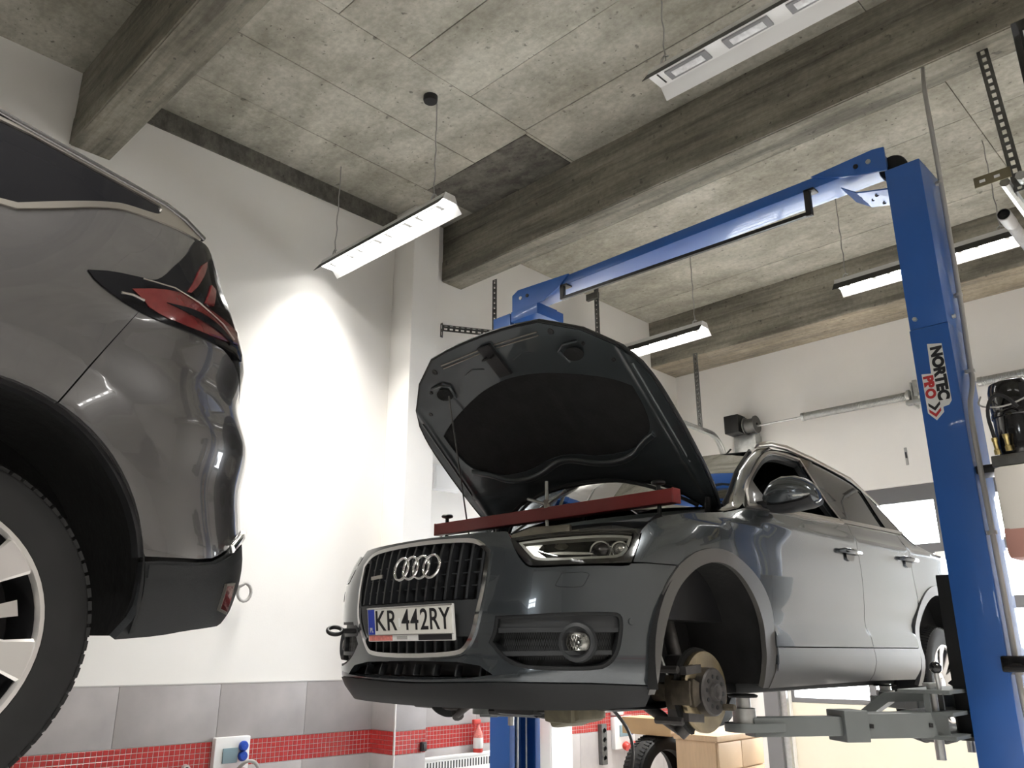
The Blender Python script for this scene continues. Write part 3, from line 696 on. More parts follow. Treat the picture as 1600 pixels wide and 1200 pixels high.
socket_board(-5.348, 6.88, 7.20, .42, .71, 'white socket board with blue socket beside the cardboard box')
t = thing('cable', 'grey cable looping out of the left socket board', 'cable', (-5.40, 3.05, .5)); 
MB().tube(sm([(-5.43, 3.0, .56), (-5.38, 3.0, .60), (-5.35, 3.03, .635), (-5.34, 3.09, .62), (-5.36, 3.13, .55), (-5.40, 3.14, .40), (-5.42, 3.14, .02)]), .012, 8).build('sheath', 'pipe', t, 60)
t = thing('pipe_stub', 'small white pipe stub in the red tile band left of the socket board', 'pipe', (-5.48, 2.66, .60))
MB().lathe([(.012, .03), (.022, .03), (.024, 0), (.024, -.03)], (-5.465, 2.67, .607), (1, -.2, 0), 16).build('collar', 'trim', t, 40); MB().lathe([(.001, .02), (.013, .02), (.013, .03)], (-5.465, 2.67, .607), (1, -.2, 0), 12).build('bore', 'black', t)
t = thing('hose_hook', 'white cable loop hung on the left wall beside the grey car', 'hook', (-5.47, 2.9, 1.7))
MB().tube([(-5.49, 2.86, 1.72), (-5.42, 2.90, 1.74)] + [(-5.42, 2.93+.05*sin(a), 1.70+.06*cos(a)) for a in np.linspace(0, 5.2, 14)], .011, 8).build('loop', 'pipe', t, 60)
rad = thing('radiator', 'white panel radiator on the wall left of the far lift post', 'radiator', (-5.27, 5.0, 0))
MB().box((-5.29, 4.47, .10), (-5.275, 5.60, .515), .004).box((-5.33, 4.48, .11), (-5.30, 5.59, .50), .004).build('panel', 'white', rad, 40)
MB().box((-5.335, 4.47, .515), (-5.27, 5.60, .535), .004).build('top_grille', 'white', rad, 40)
g = MB()
for i in range(36): g.box((-5.276, 4.50+i*.030, .445), (-5.2725, 4.511+i*.030, .500))
g.build('slots', 'plast2', rad)
for y in (4.6, 5.45): box('bracket', (-5.345, y, .2), (-5.33, y+.03, .5), 'white', rad)
for zz in (.10,): MB().tube([(-5.30, 5.5, .0), (-5.30, 5.5, .12)], .012, 8).build('pipe', 'white', rad, 60)
t = thing('spray_bottle', 'red and white spray bottle standing on the radiator', 'bottle', (-5.30, 5.06, .535))
MB().lathe([(.001, 0), (.038, 0), (.040, .01), (.040, .03)], (-5.30, 5.06, .535), (0, 0, 1), 18).build('base', 'sred', t, 40)
MB().lathe([(.0395, .03), (.0405, .035), (.0405, .105), (.0395, .11)], (-5.30, 5.06, .535), (0, 0, 1), 18).build('label', 'stick', t, 40)
MB().lathe([(.039, .11), (.036, .14), (.020, .175), (.013, .19), (.013, .21)], (-5.30, 5.06, .535), (0, 0, 1), 18).build('shoulder', 'pink', t, 60)
MB().box((-5.315, 5.0, .745), (-5.285, 5.08, .785), .008).box((-5.306, 5.01, .70), (-5.294, 5.025, .75), .004).build('trigger', 'sred', t, 40)
t = thing('wall_cabinet', 'white metal wall cabinet right of the far blue post', 'cabinet', (-5.28, 5.98, 0))
MB().box((-5.348, 5.83, .02), (-5.20, 6.13, .75), .006).build('body', 'white', t, 40); MB().box((-5.20, 5.84, .03), (-5.192, 6.12, .74), .004).build('door', 'white', t, 40)
t = thing('power_strip', 'dark grey upright power strip on the red band left of the socket board', 'power strip', (-5.33, 6.72, .32))
MB().box((-5.348, 6.68, .30), (-5.30, 6.76, .655), .006).build('body', 'steeld', t, 40)
for k in range(4): MB().lathe([(.001, 0), (.018, 0), (.022, .004), (.024, 0)], (-5.30, 6.72, .36+k*.08), (1, 0, 0), 14).build('socket', 'black', t, 40)
t = thing('junction_box', 'small white junction box above the far socket board', 'junction box', (-5.33, 6.95, .74)); MB().box((-5.348, 6.88, .725), (-5.30, 7.03, .79), .008).build('body', 'white', t, 40); MB().box((-5.30, 6.885, .73), (-5.295, 7.025, .785), .003).build('lid', 'white', t, 40)
t = thing('fuse_box', 'pale flat box high on the wall left of the raised bonnet', 'box', (-5.35, 4.6, 2.7)); MB().box((-5.359, 4.51, 2.62), (-5.30, 4.80, 2.84), .010).build('body', 'white', t, 40); MB().box((-5.30, 4.53, 2.64), (-5.294, 4.78, 2.82), .004).build('lid', 'white', t, 40)
t = thing('wall_switch', 'black switch on the tiled column edge', 'switch', (-5.21, 4.40, .6)); MB().box((-5.203, 4.36, .60), (-5.175, 4.41, .665), .006).build('body', 'black', t, 40); MB().box((-5.176, 4.372, .612), (-5.168, 4.398, .65), .003).build('rocker', 'plast2', t, 40)
t = thing('tape_mark', 'torn grey tape mark on the white wall above the garage door', 'tape', (-2.78, 8.445, 3.07)); MB().box((-2.79, 8.444, 3.06), (-2.765, 8.4495, 3.235), .001).build('strip', 'pipe', t); MB().box((-2.786, 8.442, 3.13), (-2.769, 8.4455, 3.19), .001).build('patch', 'seat', t)

# ---- floor clutter behind the car
t = thing('tyre', 'worn black tyre standing upright under the cardboard box', 'tyre', (-4.23, 6.05, 0))
ax = Vector((1.0, -.14, 0)).normalized(); c = Vector((-4.23, 6.05, .335))
MB().lathe([(.225, -.08), (.235, -.105), (.29, -.113), (.318, -.10), (.333, -.07), (.335, 0), (.333, .07), (.318, .10), (.29, .113), (.235, .105), (.225, .08), (.222, .05), (.30, .03), (.30, -.03), (.222, -.05), (.225, -.08)], c, ax, 56).build('carcass', 'tyre', t, 35)
tg = MB()
for i in range(64):
    a = 2*pi*i/64; r0 = ax.orthogonal().normalized(); r1 = ax.cross(r0); d = r0*cos(a)+r1*sin(a); tt = -r0*sin(a)+r1*cos(a)
    for s in (-1, 1): tg.bar(c + d*.336 + ax*(s*.030) , c + d*.333 + ax*(s*.085) + tt*.012, .014, .006, d)
props(tg.build('tread_blocks', 'tyre', t), kind='stuff')
t = thing('cardboard_box', 'brown cardboard box lying across the top of the standing tyre', 'box', (-4.25, 6.05, .672))
MB().box((-4.49, 5.93, .674), (-4.02, 6.20, .80), .003).build('carton', 'card', t, 40); MB().prism([(-4.02, 5.93, .674), (-4.02, 6.06, .674), (-4.015, 5.93, .80)], (.004, 0, 0)).build('flap', 'wood', t); MB().box((-4.49, 6.05, .80), (-4.02, 6.09, .8015)).build('tape', 'wood', t)
t = thing('drawer_cabinet', 'pale birch drawer cabinet on the floor behind the brake disc', 'cabinet', (-3.8, 6.3, 0))
MB().box((-3.995, 5.96, .03), (-3.64, 6.66, .66), .003).build('carcass', 'wood', t, 40); MB().box((-4.005, 5.95, .66), (-3.615, 6.67, .70), .004).build('top', 'wood', t, 40)
for r_ in range(3):
    for k in range(2):
        d = MB().box((-3.64, 5.967+k*.346, .06+r_*.20), (-3.62, 6.306+k*.346, .25+r_*.20), .003).build('drawer', 'wood', t, 40)

t = thing('hanging_box', 'black box hung under the ceiling at the top right picture corner', 'fixture', (-.34, 3.7, 3.1))  # unidentified black box, hung here on added rods
MB().box((-.487, 3.55, 3.10), (-.19, 3.85, 3.853), .006).build('body', 'blackg', t, 40)
MB().box((-.46, 3.544, 3.16), (-.215, 3.55, 3.80), .003).build('front_panel', 'black', t, 40)
MB().box((-.447, 3.541, 3.70), (-.443, 3.545, 3.79)).build('painted_glint', 'white', t)  # white sliver paints a highlight on the glossy body
for x in (-.36, -.24): MB().tube([(x, 3.70, 3.85), (x, 3.70, 5.14)], .006, 6).build('hanger', 'steel', t, 40)
# ================================================================== two-post car lift
LX, LY = -2.69, 4.36
lift = thing('car_lift', 'blue two post car lift carrying the grey car with open bonnet', 'car lift', (LX, LY, 0))
def upost(s, z0, z1, ins=0.0):
    """channel column open towards the car; s=+1 right, -1 left"""
    xo, xi, ya, yb, th = LX + s*(1.597-ins), LX + s*(1.412+ins), 4.20+ins, 4.50-ins, .018
    P = [(xi, ya), (xo, ya), (xo, yb), (xi, yb), (xi, yb-.05), (xi+s*th, yb-.05), (xi+s*th, yb-th), (xo-s*th, yb-th), (xo-s*th, ya+th), (xi+s*th, ya+th), (xi+s*th, ya+.05), (xi, ya+.05)]
    return MB().prism([(x, y, z0) for x, y in P], (0, 0, z1-z0))
for s in (1, -1):
    p = upost(s, .02, 2.85).build('post', 'blue', lift, 40, .006)
    u = upost(s, 2.852, 3.78, .003).build('post_extension', 'blue', lift, 40, .006)
    box('base_plate', (LX+s*1.5-.25, 4.10, 0), (LX+s*1.5+.25, 4.62, .02), 'blue', lift, .003)
    for (x, y, ax) in ((LX+s*1.60, 4.28, (s, 0, 0)), (LX+s*1.60, 4.44, (s, 0, 0)), (LX+s*1.45, 4.197, (0, -1, 0))):
        for z in ((2.90,) if s > 0 else (2.90, 3.60)): MB().lathe([(.001, .014), (.011, .014), (.012, 0)], (x, y, z), ax, 6).build('bolt', 'zinc', u, 30)
    # carriage hidden in the channel, with its guard
    zc = 1.03
    MB().box((LX+s*1.40-.06, 4.25, zc-.10), (LX+s*1.40+.06, 4.45, zc+.62), .006).build('carriage', 'black', lift, 40)
    g = MB(); g.tube([(LX+s*1.44, 4.30, .05), (LX+s*1.44, 4.30, 3.7)], .012, 8); g.tube([(LX+s*1.45, 4.40, .05), (LX+s*1.45, 4.40, 3.7)], .006, 6); g.build('lift_cable', 'steel', lift, 40)
# crossbeam with brackets
MB().box((LX-1.40, 4.25, 3.868), (LX+1.40, 4.46, 3.938), .006).build('crossbeam', 'blue', lift, 40)
g = MB(); g.prism([(LX-1.42, 4.235, 3.80), (LX-1.42, 4.235, 3.935), (LX-1.36, 4.235, 3.965), (LX-.85, 4.235, 3.938), (LX-.95, 4.235, 3.86), (LX-1.10, 4.235, 3.80)], (0, .013, 0)); g.build('side_plate', 'blue', lift)
g = MB(); g.prism([(LX+1.42, 4.235, 3.80), (LX+1.42, 4.235, 3.945), (LX+1.36, 4.235, 3.955), (LX+1.0, 4.235, 3.938), (LX+1.18, 4.235, 3.86)], (0, .013, 0)); g.build('side_plate', 'blue', lift)
for s in (1, -1):
    g = MB(); g.prism([(LX+s*1.06, 4.25, 3.862), (LX+s*1.06, 4.46, 3.862), (LX+s*1.20, 4.46, 3.80), (LX+s*1.41, 4.46, 3.70), (LX+s*1.41, 4.25, 3.70), (LX+s*1.20, 4.25, 3.80)], (0, 0, .008)) if 0 else g.loft([[(LX+s*x, 4.25, z), (LX+s*x, 4.46, z), (LX+s*x, 4.46, z+.008), (LX+s*x, 4.25, z+.008)] for x, z in ((1.16, 3.80), (1.24, 3.735), (1.412, 3.69))])
    gp = g.build('gusset_plate', 'blue', lift)
    for dx, y in ((.06, 4.31), (.06, 4.40), (.14, 4.30), (.14, 4.41), (.10, 4.36)):
        MB().lathe([(.001, -.003), (.013, -.003), (.013, .002)], (LX+s*(1.19+dx), y, 3.773-dx*.36-.013), (s*.4, 0, -1), 12).build('hole', 'black', gp)
    MB().box((LX+s*1.30-.10, 4.20, 3.70), (LX+s*1.30+.17, 4.50, 3.782), .004).build('top_bracket', 'blue', lift, 40) if s < 0 else None
    MB().lathe([(.001, 0), (.07, 0), (.075, .01), (.06, .02), (.075, .03), (.07, .04), (.001, .04)], (LX+s*1.42, 4.33, 3.86), (0, 1, 0), 24).build('pulley', 'black', lift, 40)
    for x in (1.33, 1.26): MB().lathe([(.001, .006), (.014, .006), (.014, 0)], (LX+s*x, 4.235, 3.89), (0, -1, 0), 14).build('hole' if x > 1.3 else 'bolt', 'steel' if x > 1.3 else 'black', lift, 40)
# overhead shut-off bar
MB().bar((LX-.92, 4.245, 3.765), (LX+.97, 4.245, 3.715), .022, .022).build('shutoff_bar', 'black', lift)
for x, z0, z1 in ((LX-.915, 3.755, 3.87), (LX+.965, 3.70, 3.87)): MB().box((x-.018, 4.232, z0), (x+.018, 4.26, z1), .003).box((x-.018, 4.232, 3.855), (x+.045, 4.30, 3.868), .002).build('bar_bracket', 'black', lift, 40)
# arms: front and rear pair on both sides, pads under the sills
def arm(s, a, b, zt, pad_top, front):
    A, B = Vector((a[0], a[1], zt)), Vector((b[0], b[1], zt)); d = (B-A); L = d.length; t = d.normalized(); n = Vector((-t.y, t.x, 0))
    k = .50 if front else .45
    g = MB(); g.bar(A + t*(L*k), A + t*.02, .125, .10); sl = g.build('arm', 'armgrey', lift, None, .006)
    MB().bar(A + t*(L*k+.05), A + t*(L*k-.06), .145, .125).build('sleeve', 'armgrey', sl, None, .004)
    for f in (.12, .42): MB().lathe([(.001, .004), (.012, .004), (.012, 0)], A + t*(L*f) + n*(-.0635 if n.y > 0 else .0635), -n if n.y > 0 else n, 4).build('bolt', 'black', sl)
    MB().bar(A + t*(L*.98), A + t*(L*k-.05), .10, .075).build('inner_arm', 'armgrey', lift, None, .005)
    g = MB(); c = B + Vector((0, 0, -.018)); P = [c + t*-.16 + n*.05, c + t*-.05 + n*.075] + [c + .085*(t*cos(q) + n*sin(q)) for q in np.linspace(1.2, -1.2, 9)] + [c + t*-.05 - n*.075, c + t*-.16 - n*.05]
    g.prism(P, (0, 0, .034)); g.build('end_plate', 'armgrey', lift, 40, .003)
    h = pad_top - (zt+.016)
    MB().lathe([(.001, 0), (.048, 0), (.048, h*.5), (.040, h*.52), (.040, h*.5), (.030, h*.52), (.030, h*.92), (.001, h*.92)], B + Vector((0, 0, .016)), (0, 0, 1), 20).build('pad_screw', 'steel', lift, 40)
    MB().lathe([(.001, h*.88), (.058, h*.88), (.062, h*.92), (.062, h-.004), (.05, h), (.001, h)], B + Vector((0, 0, .016)), (0, 0, 1), 20).build('rubber_pad', 'rubber', lift, 40)
ZP = 1.30 - .37 + .205
for s in (1, -1):
    xs = LX + s*1.30
    arm(s, (xs+s*.02, 4.14), (LX + s*.775, 3.38), 1.005, ZP, True)
    arm(s, (xs-s*.02, 4.50), (LX + s*.775, 4.93), 1.06, ZP, False)
    g = MB()
    for z in (.955, 1.05, 1.14): g.box((min(xs-s*.12, xs+s*.10), 4.02, z-.008), (max(xs-s*.12, xs+s*.10), 4.58, z+.008), .003)
    for y in (4.03, 4.20, 4.40, 4.57): g.box((xs-.012, y-.008, .955), (xs+.012, y+.008, 1.14))
    g.prism([(xs-s*.02, 4.06, 1.14), (xs-s*.20, 4.06, 1.13), (xs-s*.34, 4.06, 1.03), (xs-s*.30, 4.06, 1.01), (xs-s*.18, 4.06, 1.09), (xs-s*.02, 4.06, 1.10)], (0, .09, 0))
    g.build('carriage_fork', 'armgrey', lift)
    for y in (4.10, 4.52):
        MB().lathe([(.001, -.16), (.02, -.16), (.02, .14), (.034, .14), (.034, .155), (.001, .155)], (xs, y, 1.02), (0, 0, 1), 14).build('pivot_pin', 'steel', lift, 40)
    lv = MB().tube([(xs+s*.05, 4.05, 1.13), (xs+s*.05, 4.04, 1.22)], .010, 8).build('lock_lever', 'steel', lift, 40)
    MB().lathe([(.001, -.026)] + [(.026*cos(q), .026*sin(q)) for q in np.linspace(-1.4, 1.4, 9)] + [(.001, .026)], (xs+s*.05, 4.04, 1.24), (0, 0, 1), 16).build('knob', 'blackg', lv, 60)
# sticker on the right post, read top to bottom
YS = 4.1985
st = MB().prism([(-1.204, YS, 2.760), (-1.138, YS, 2.748), (-1.136, YS, 2.455), (-1.150, YS, 2.436), (-1.178, YS, 2.430), (-1.178, YS, 2.405), (-1.216, YS, 2.370), (-1.251, YS, 2.412), (-1.252, YS, 2.612), (-1.208, YS, 2.606)], (0, .0010, 0)).build('sticker', 'stick', lift)
down = Matrix(((0, 0, 1), (0, 0, 1), (0, 0, 1)))
def rot_down():   # text x -> -z, text y -> +x, normal -> -y
    return Matrix(((0, 1, 0), (0, 0, -1), (-1, 0, 0)))
text('lettering', 'NORTEC', .068, 'ink', st, (-1.170, YS-.0006, 2.602), rot_down(), 1.0, .0004, .0042)
text('lettering', 'PRO', .060, 'stickr', st, (-1.226, YS-.0006, 2.540), rot_down(), 1.0, .0004, .0036)
for zc, mm in ((2.452, 'ink'), (2.420, 'stickr')):
    MB().prism([(-1.243, YS-.0008, zc+.010), (-1.216, YS-.0008, zc-.016), (-1.189, YS-.0008, zc+.010), (-1.189, YS-.0008, zc-.006), (-1.216, YS-.0008, zc-.034), (-1.243, YS-.0008, zc-.006)], (0, .0006, 0)).build('chevron', mm, st)
# cable conduit clipped down the post
path = [(-1.10, 4.62, 4.60), (-1.075, 4.46, 4.35), (-1.07, 4.44, 3.9), (-1.07, 4.40, 3.0), (-1.07, 4.35, 2.66), (-1.062, 4.33, 2.58), (-1.06, 4.27, 2.50), (-1.07, 4.22, 2.42), (-1.07, 4.215, 2.2), (-1.07, 4.23, 1.8), (-1.07, 4.24, 1.4), (-1.07, 4.23, 1.15), (-1.06, 4.215, 1.0), (-1.03, 4.22, .85), (-1.03, 4.25, .3)]
pp = MB().tube(sm(path), .0125, 8).build('conduit', 'pipe', lift, 60)
for (x, y, z) in ((-1.075, 4.43, 3.72), (-1.075, 4.40, 3.05), (-1.068, 4.34, 2.62), (-1.07, 4.23, 1.82), (-1.07, 4.24, 1.22)): MB().lathe([(.013, -.008), (.019, -.008), (.019, .008), (.013, .008)], (x, y, z), (0, 0, 1), 12).box((x-.03, y-.010, z-.008), (x, y+.010, z+.008)).build('clip', 'pipe', pp, 40)
# hydraulic power unit
SHIFT[1] = -.15
pu = MB().lathe([(.001, 0), (.095, 0), (.105, .02), (.105, .17), (.11, .175), (.11, .19), (.105, .20), (.108, .215), (.108, .30), (.10, .33), (.07, .345), (.001, .35)], (-.86, 4.30, 2.13), (0, 0, 1), 32).build('motor', 'blackg', lift, 35)
MB().box((-.86, 4.20, 2.30), (-.70, 4.30, 2.44), .012).build('motor_box', 'black', pu, 40)
MB().box((-.98, 4.20, 2.08), (-.72, 4.40, 2.13), .006).build('valve_block', 'steeld', lift, 40)
tk = MB().box((-.98, 4.18, 1.68), (-.72, 4.42, 2.08), .03).build('oil_tank', 'tank', lift, 40); 
MB().box((-.9812, 4.1788, 1.6788), (-.7188, 4.4212, 1.83), .03).build('oil_level', 'oil', tk, 40)
for (x, z) in ((-.945, 2.13), (-.90, 2.14)): MB().lathe([(.001, 0), (.014, 0), (.014, .02), (.010, .025), (.010, .055), (.013, .06), (.013, .075), (.001, .075)], (x, 4.19, z), (0, -.25, 1), 8).build('fitting', 'brass', pu, 30)
MB().tube(sm([(-.945, 4.18, 2.20), (-.955, 4.16, 2.32), (-.92, 4.155, 2.39), (-.87, 4.155, 2.38), (-.83, 4.16, 2.32)]), .008, 8).build('hose', 'rubber', pu, 60)
MB().tube(sm([(-1.0, 4.30, 2.43), (-.99, 4.18, 2.36), (-.93, 4.165, 2.335), (-.86, 4.17, 2.335), (-.78, 4.19, 2.37)]), .004, 6).build('wire', 'pipe', pu, 60)
SHIFT[1] = 0
MB().box((-1.093, 4.22, 2.09), (-.95, 4.36, 2.13), .008).build('mount_plate', 'black', lift, 40)
MB().box((-1.12, 4.19, 1.22), (-.90, 4.42, 1.29), .012).build('post_band', 'blackg', lift, 40)
# ================================================================== grey SUV on the lift, bonnet up
QO = Vector((-2.67, 3.077, -.37 + H)); QY = -pi/2 - .011
car = thing('car', 'grey car raised on the blue lift with open bonnet and missing front wheel', 'car', QO, QY)
Q = QD; G = Q3
def mir(p): return [(-u, z) for u, z in p]
AF = arc(1.437, .335, 1, 0, 0, 1)    # unused seed
xh = 0.0
# arches traced on the body, closed downwards
AO = [p for p in Q['archo']]; AI = [p for p in Q['archi']]
AOs = sm(AO, 2)
AO = [(1.040, .232)] + AOs + [(1.83, .236)]
AI = [(1.072, .232)] + sm(AI, 2) + [(1.757, .236)]
RC, RZ, RR = 3.90, .335, .365                       # rear arch
RO = [(RC-RR-.055, .20)] + arc(RC, RZ, RR+.055, pi-.1, .1, 20) + [(RC+RR+.055, .20)]
RI = [(RC-RR, .20)] + arc(RC, RZ, RR, pi-.1, .1, 20) + [(RC+RR, .20)]
HL = Q['headlight']; FG = Q['foggrille']
GR = [(-.345, .782), (-.20, .792), (0, .796), (.20, .792), (.345, .782), (.405, .735), (.398, .60), (.365, .47), (.315, .39), (.265, .366), (0, .358), (-.265, .366), (-.315, .39), (-.365, .47), (-.398, .60), (-.405, .735)]
LI = [(-.47, .284), (-.41, .334), (0, .342), (.35, .338), (.44, .296), (.30, .280), (0, .272), (-.30, .276)]
seam = [(1.201, .687), (.985, .690)]
half = [(0, .262), (.48, .275), (.80, .272), (1.034, .262)] + [(u-.003, z) for u, z in AOs if u < 1.197 and z > .33 and z < .684] + [(1.194, .6862)]
topL = [(.978, .6862), (.955, .672), (.855, .672), (.70, .668), (.595, .665), (.563, .680), (.518, .733), (.474, .808), (.45, .814), (.20, .818), (0, .820)]
bump = half + topL
bump = bump + [(-u, z) for u, z in bump[::-1] if u > 1e-6]
bump_holes = [shrink(GR, -.007), FG, mir(FG), LI]
panel('front_bumper', G, bump, 'q3', car, bump_holes, grid=.03, rnd=1, thick=.03, hrnd=1)
# lower lip and undertray
lip = [(0, .175), (.5, .18), (.80, .182), (1.05, .19), (1.055, .258), (.80, .268), (.48, .271), (0, .258)]
lip = lip + [(-u, z) for u, z in lip[::-1] if u > 1e-6]
panel('bumper_lip', G, lip, 'plast', car, grid=.04, rnd=0, off=.004, thick=.06)
g = MB(); P = [G.P(np.array([u]), np.array([.18]))[0] for u in np.linspace(-.86, 1.0, 25)]
g.loft([[tuple(p) for p in P], [(p[0]*.5+.0, p[1]*.9, .165) for p in P], [(-.35, p[1]*.8, .19) for p in P]], False, False); g.build('undertray', 'plast', car, 40)
g = MB(); g.box((-3.2, -.70, .20), (-.35, .70, .30), .02); g.build('floor_pan', 'plast', car, 40)
g = MB(); g.box((-3.1, .40, .235), (-.5, .72, .26), .005); g.box((-3.1, -.72, .235), (-.5, -.40, .26), .005); g.build('underbody_cover', 'plast2', car, 40)
# dark inner shell behind the skin
for s in (1, -1):
    sh = [(1.0, .25), (1.04, .25)] ; body = [(.50, .30), (1.04, .30), (1.10, .60), (1.25, .76), (1.43, .80), (1.62, .77), (1.80, .66), (1.88, .45), (1.86, .24), (3.47, .24), (3.49, .50), (3.62, .70), (3.90, .775), (4.15, .70), (4.30, .50), (4.33, .30), (5.9, .30), (5.9, .80), (4.6, .88), (3.6, .93), (2.8, .98), (1.80, .93), (1.45, .86), (1.10, .80), (1.0, .66), (.5, .64)]
    panel('inner_shell', G, body, 'liner', car, off=-.045, grid=.09, rnd=0, thick=0, side=s)
g = MB(); g.box((.50, -.55, .28), (.74, .55, .80), .02); g.build('radiator_pack', 'black', car, 40)
# ---- grille
gr = panel('grille_frame', G, shrink(GR, -.008), 'chrome', car, [shrink(GR, .009)], off=.010, grid=.02, thick=.05, rnd=2)
panel('grille_backing', G, shrink(GR, .0), 'black', gr, off=-.055, grid=.06, thick=0)
def strip(name, u0, z0, u1, z1, wd, m, par, off, thick=.03, n=8, sk=G):
    a, b = np.array([u0, z0]), np.array([u1, z1]); d = (b-a)/np.hypot(*(b-a)); nn = np.array([-d[1], d[0]])*wd/2
    V = np.array([a+(b-a)*i/n + k*nn for i in range(n+1) for k in (-1, 1)]); F = []
    for i in range(n): F += [(2*i, 2*i+1, 2*i+3), (2*i, 2*i+3, 2*i+2)]
    return sheet(name, V, np.array(F), lambda W: sk.P(W[:, 0], W[:, 1], off), lambda W: sk.N(W[:, 0], W[:, 1]), m, par, thick)
def gx(z): return float(np.interp(z, [.366, .39, .47, .60, .735, .782], [.265, .315, .365, .398, .405, .345]))
for i in range(14):
    u = -.365 + i*.0562
    zt = .785 if abs(u) < .34 else .76
    strip('slat', u, .568, u*1.02, zt, .011, 'grille', gr, -.004, .035)
    if abs(u) < .30: strip('slat', u, .362, u, .425, .011, 'grille', gr, -.004, .035, 3)
for z in (.62, .67, .72): strip('cross_bar', -.39, z, .39, z, .004, 'grille', gr, -.022, .01, 24)
for zz0, zz1 in ((.43, .562),):
    pb = [(-gx(zz0)+.012, zz0), (gx(zz0)-.012, zz0), (gx(zz1)-.010, zz1), (-gx(zz1)+.010, zz1)]
    panel('plate_base', G, pb, 'plast2', gr, off=.000, rnd=0, thick=.03)
# four rings
U = lambda u, z, off=0.0: Vector(G.P(np.array([u]), np.array([z]), off)[0])
NN = lambda u, z: Vector(G.N(np.array([u]), np.array([z]))[0])
bd = None
for i in range(4):
    u = -.075 + i*.0625; c = U(u+.018, .692, .022 + .0015*(i % 2))
    n = NN(u, .692); r0 = n.cross(Vector((0, 0, 1))).normalized(); r1 = n.cross(r0)
    g = MB(); ring = [c + 0.045*(r0*cos(2*pi*k/40) + r1*sin(2*pi*k/40)) for k in range(40)]
    g.lathe([(.0395, 0), (.0410, .006), (.0452, .008), (.0490, .006), (.0505, 0), (.0452, -.004), (.0395, 0)], c, n, 40)
    o = g.build('badge_ring', 'chrome', gr if bd is None else bd, 60); bd = bd or o
MB().bar(U(-.302, .674, .010), U(-.212, .677, .010), .006, .014).build('grille_badge', 'satin', gr)
# ---- number plate
c = U(.020, .484, .0); n = NN(0, .484); n = Vector((n.x, 0, n.z)).normalized(); ry = Vector((0, 1, 0)); up = n.cross(ry) if n.cross(ry).z > 0 else -n.cross(ry)
c = c + n*.022
def pl(y0, z0, y1, z1, d0, d1):
    P = [c + ry*a + up*b + n*d0 for a, b in ((y0, z0), (y1, z0), (y1, z1), (y0, z1))]; return MB().prism(P, n*(d1-d0))
pf = pl(-.268, -.067, .268, .067, -.012, .0).build('plate_frame', 'stick', car, None, .004)
for z0, z1 in ((-.0425, -.0405), (.0615, .0665)): pl(-.266, z0, .266, z1, .0, .004).build('frame_lip', 'chrome', pf)
pl(-.262, -.040, .262, .061, -.002, .002).build('plate', 'plate', pf, None, .0008)
pl(-.260, -.039, -.216, .060, .002, .0028).build('plate_band', 'plateb', pf)
pl(-.260, -.064, -.105, -.043, .0, .0010).build('frame_strip', 'pink', pf); pl(.060, -.064, .256, -.043, .0, .0010).build('frame_strip', 'ink', pf); pl(-.075, -.060, -.010, -.048, .0, .0010).build('frame_strip', 'pipe', pf)
pl(-.058, -.012, -.046, .022, .002, .0026).build('plate_seal', 'white', pf)
TR3 = Matrix((ry, up, n)).transposed()      # text x -> +y (reads left to right seen from the front)
tx = lambda s, y, z, sz, m, sx, bo: text('lettering', s, sz, m, pf, c + ry*y + up*z + n*.0032, TR3, sx, .0004, bo)
for s_, y in zip('KR', (-.178, -.103)): tx(s_, y, .010, .112, 'ink', 1.0, .0012)
for s_, y in zip('442RY', (-.012, .044, .103, .162, .224)): tx(s_, y, .010, .112, 'ink', .92, .0012)
tx('PL', -.238, -.022, .026, 'plate', .9, .0004)
# ---- fog lamp grilles
for s in (1, -1):
    fgp = panel('fog_grille', G, shrink(FG, -.002), 'plast', car, off=-.045, grid=.05, side=s, thick=0)
    panel('fog_surround', G, FG, 'plast', fgp, [shrink(FG, .012)], off=-.004, grid=.03, side=s, thick=.045)
    panel('upper_blank', G, [(.46, .498), (.89, .508), (.915, .50), (.918, .455), (.45, .452)], 'plast2', fgp, off=-.018, grid=.05, side=s, rnd=0, thick=.02)
    for (a, b) in (((.45, .447), (.915, .449)), ((.455, .368), (.885, .372))): strip('bar', s*a[0], a[1], s*b[0], b[1], .016, 'plast2', fgp, -.012, .03, 14)
    V = []; F = []
    for i in range(44):
        for j in range(5):
            u0 = .46 + i*.0098; z0 = .322 + j*.024
            if not (inside([(u0, z0), (u0+.01, z0+.02)], shrink(FG, .012)).all()): continue
            for du0, du1 in ((0, .0049), (.0098, .0049)):
                k = len(V); V += [(u0+du0-.0011, z0), (u0+du0+.0011, z0), (u0+du1+.0011, z0+.024), (u0+du1-.0011, z0+.024)]; F += [(k, k+1, k+2), (k, k+2, k+3)]
    V = np.array(V)*np.array([s, 1]); props(sheet('honeycomb', V, np.array(F), lambda W: G.P(W[:, 0], W[:, 1], -.034), lambda W: G.N(W[:, 0], W[:, 1]), 'plast2', fgp, 0), kind='stuff')
    c0 = U(s*.768, .407, -.035); n0 = (NN(s*.768, .407) + Vector((.9, 0, 0))).normalized()
    fl = MB().lathe([(.064, 0), (.070, .012), (.066, .038), (.054, .042), (.045, .020), (.043, .0)], c0, n0, 36).build('fog_lamp', 'plast2', car, 50)
    MB().lathe([(.001, .040)] + [(.044*sin(q), .006+.034*cos(q)) for q in np.linspace(.1, 1.5, 10)], c0, n0, 28).build('lens', 'clear', fl, 60)
    MB().lathe([(.001, -.004), (.020, .0), (.036, .010), (.043, .018)], c0, n0, 24).build('reflector', 'refl', fl, 60)
    MB().lathe([(.001, .018), (.010, .014), (.012, .0)], c0, n0, 16).build('bulb', 'chrome', fl, 60)
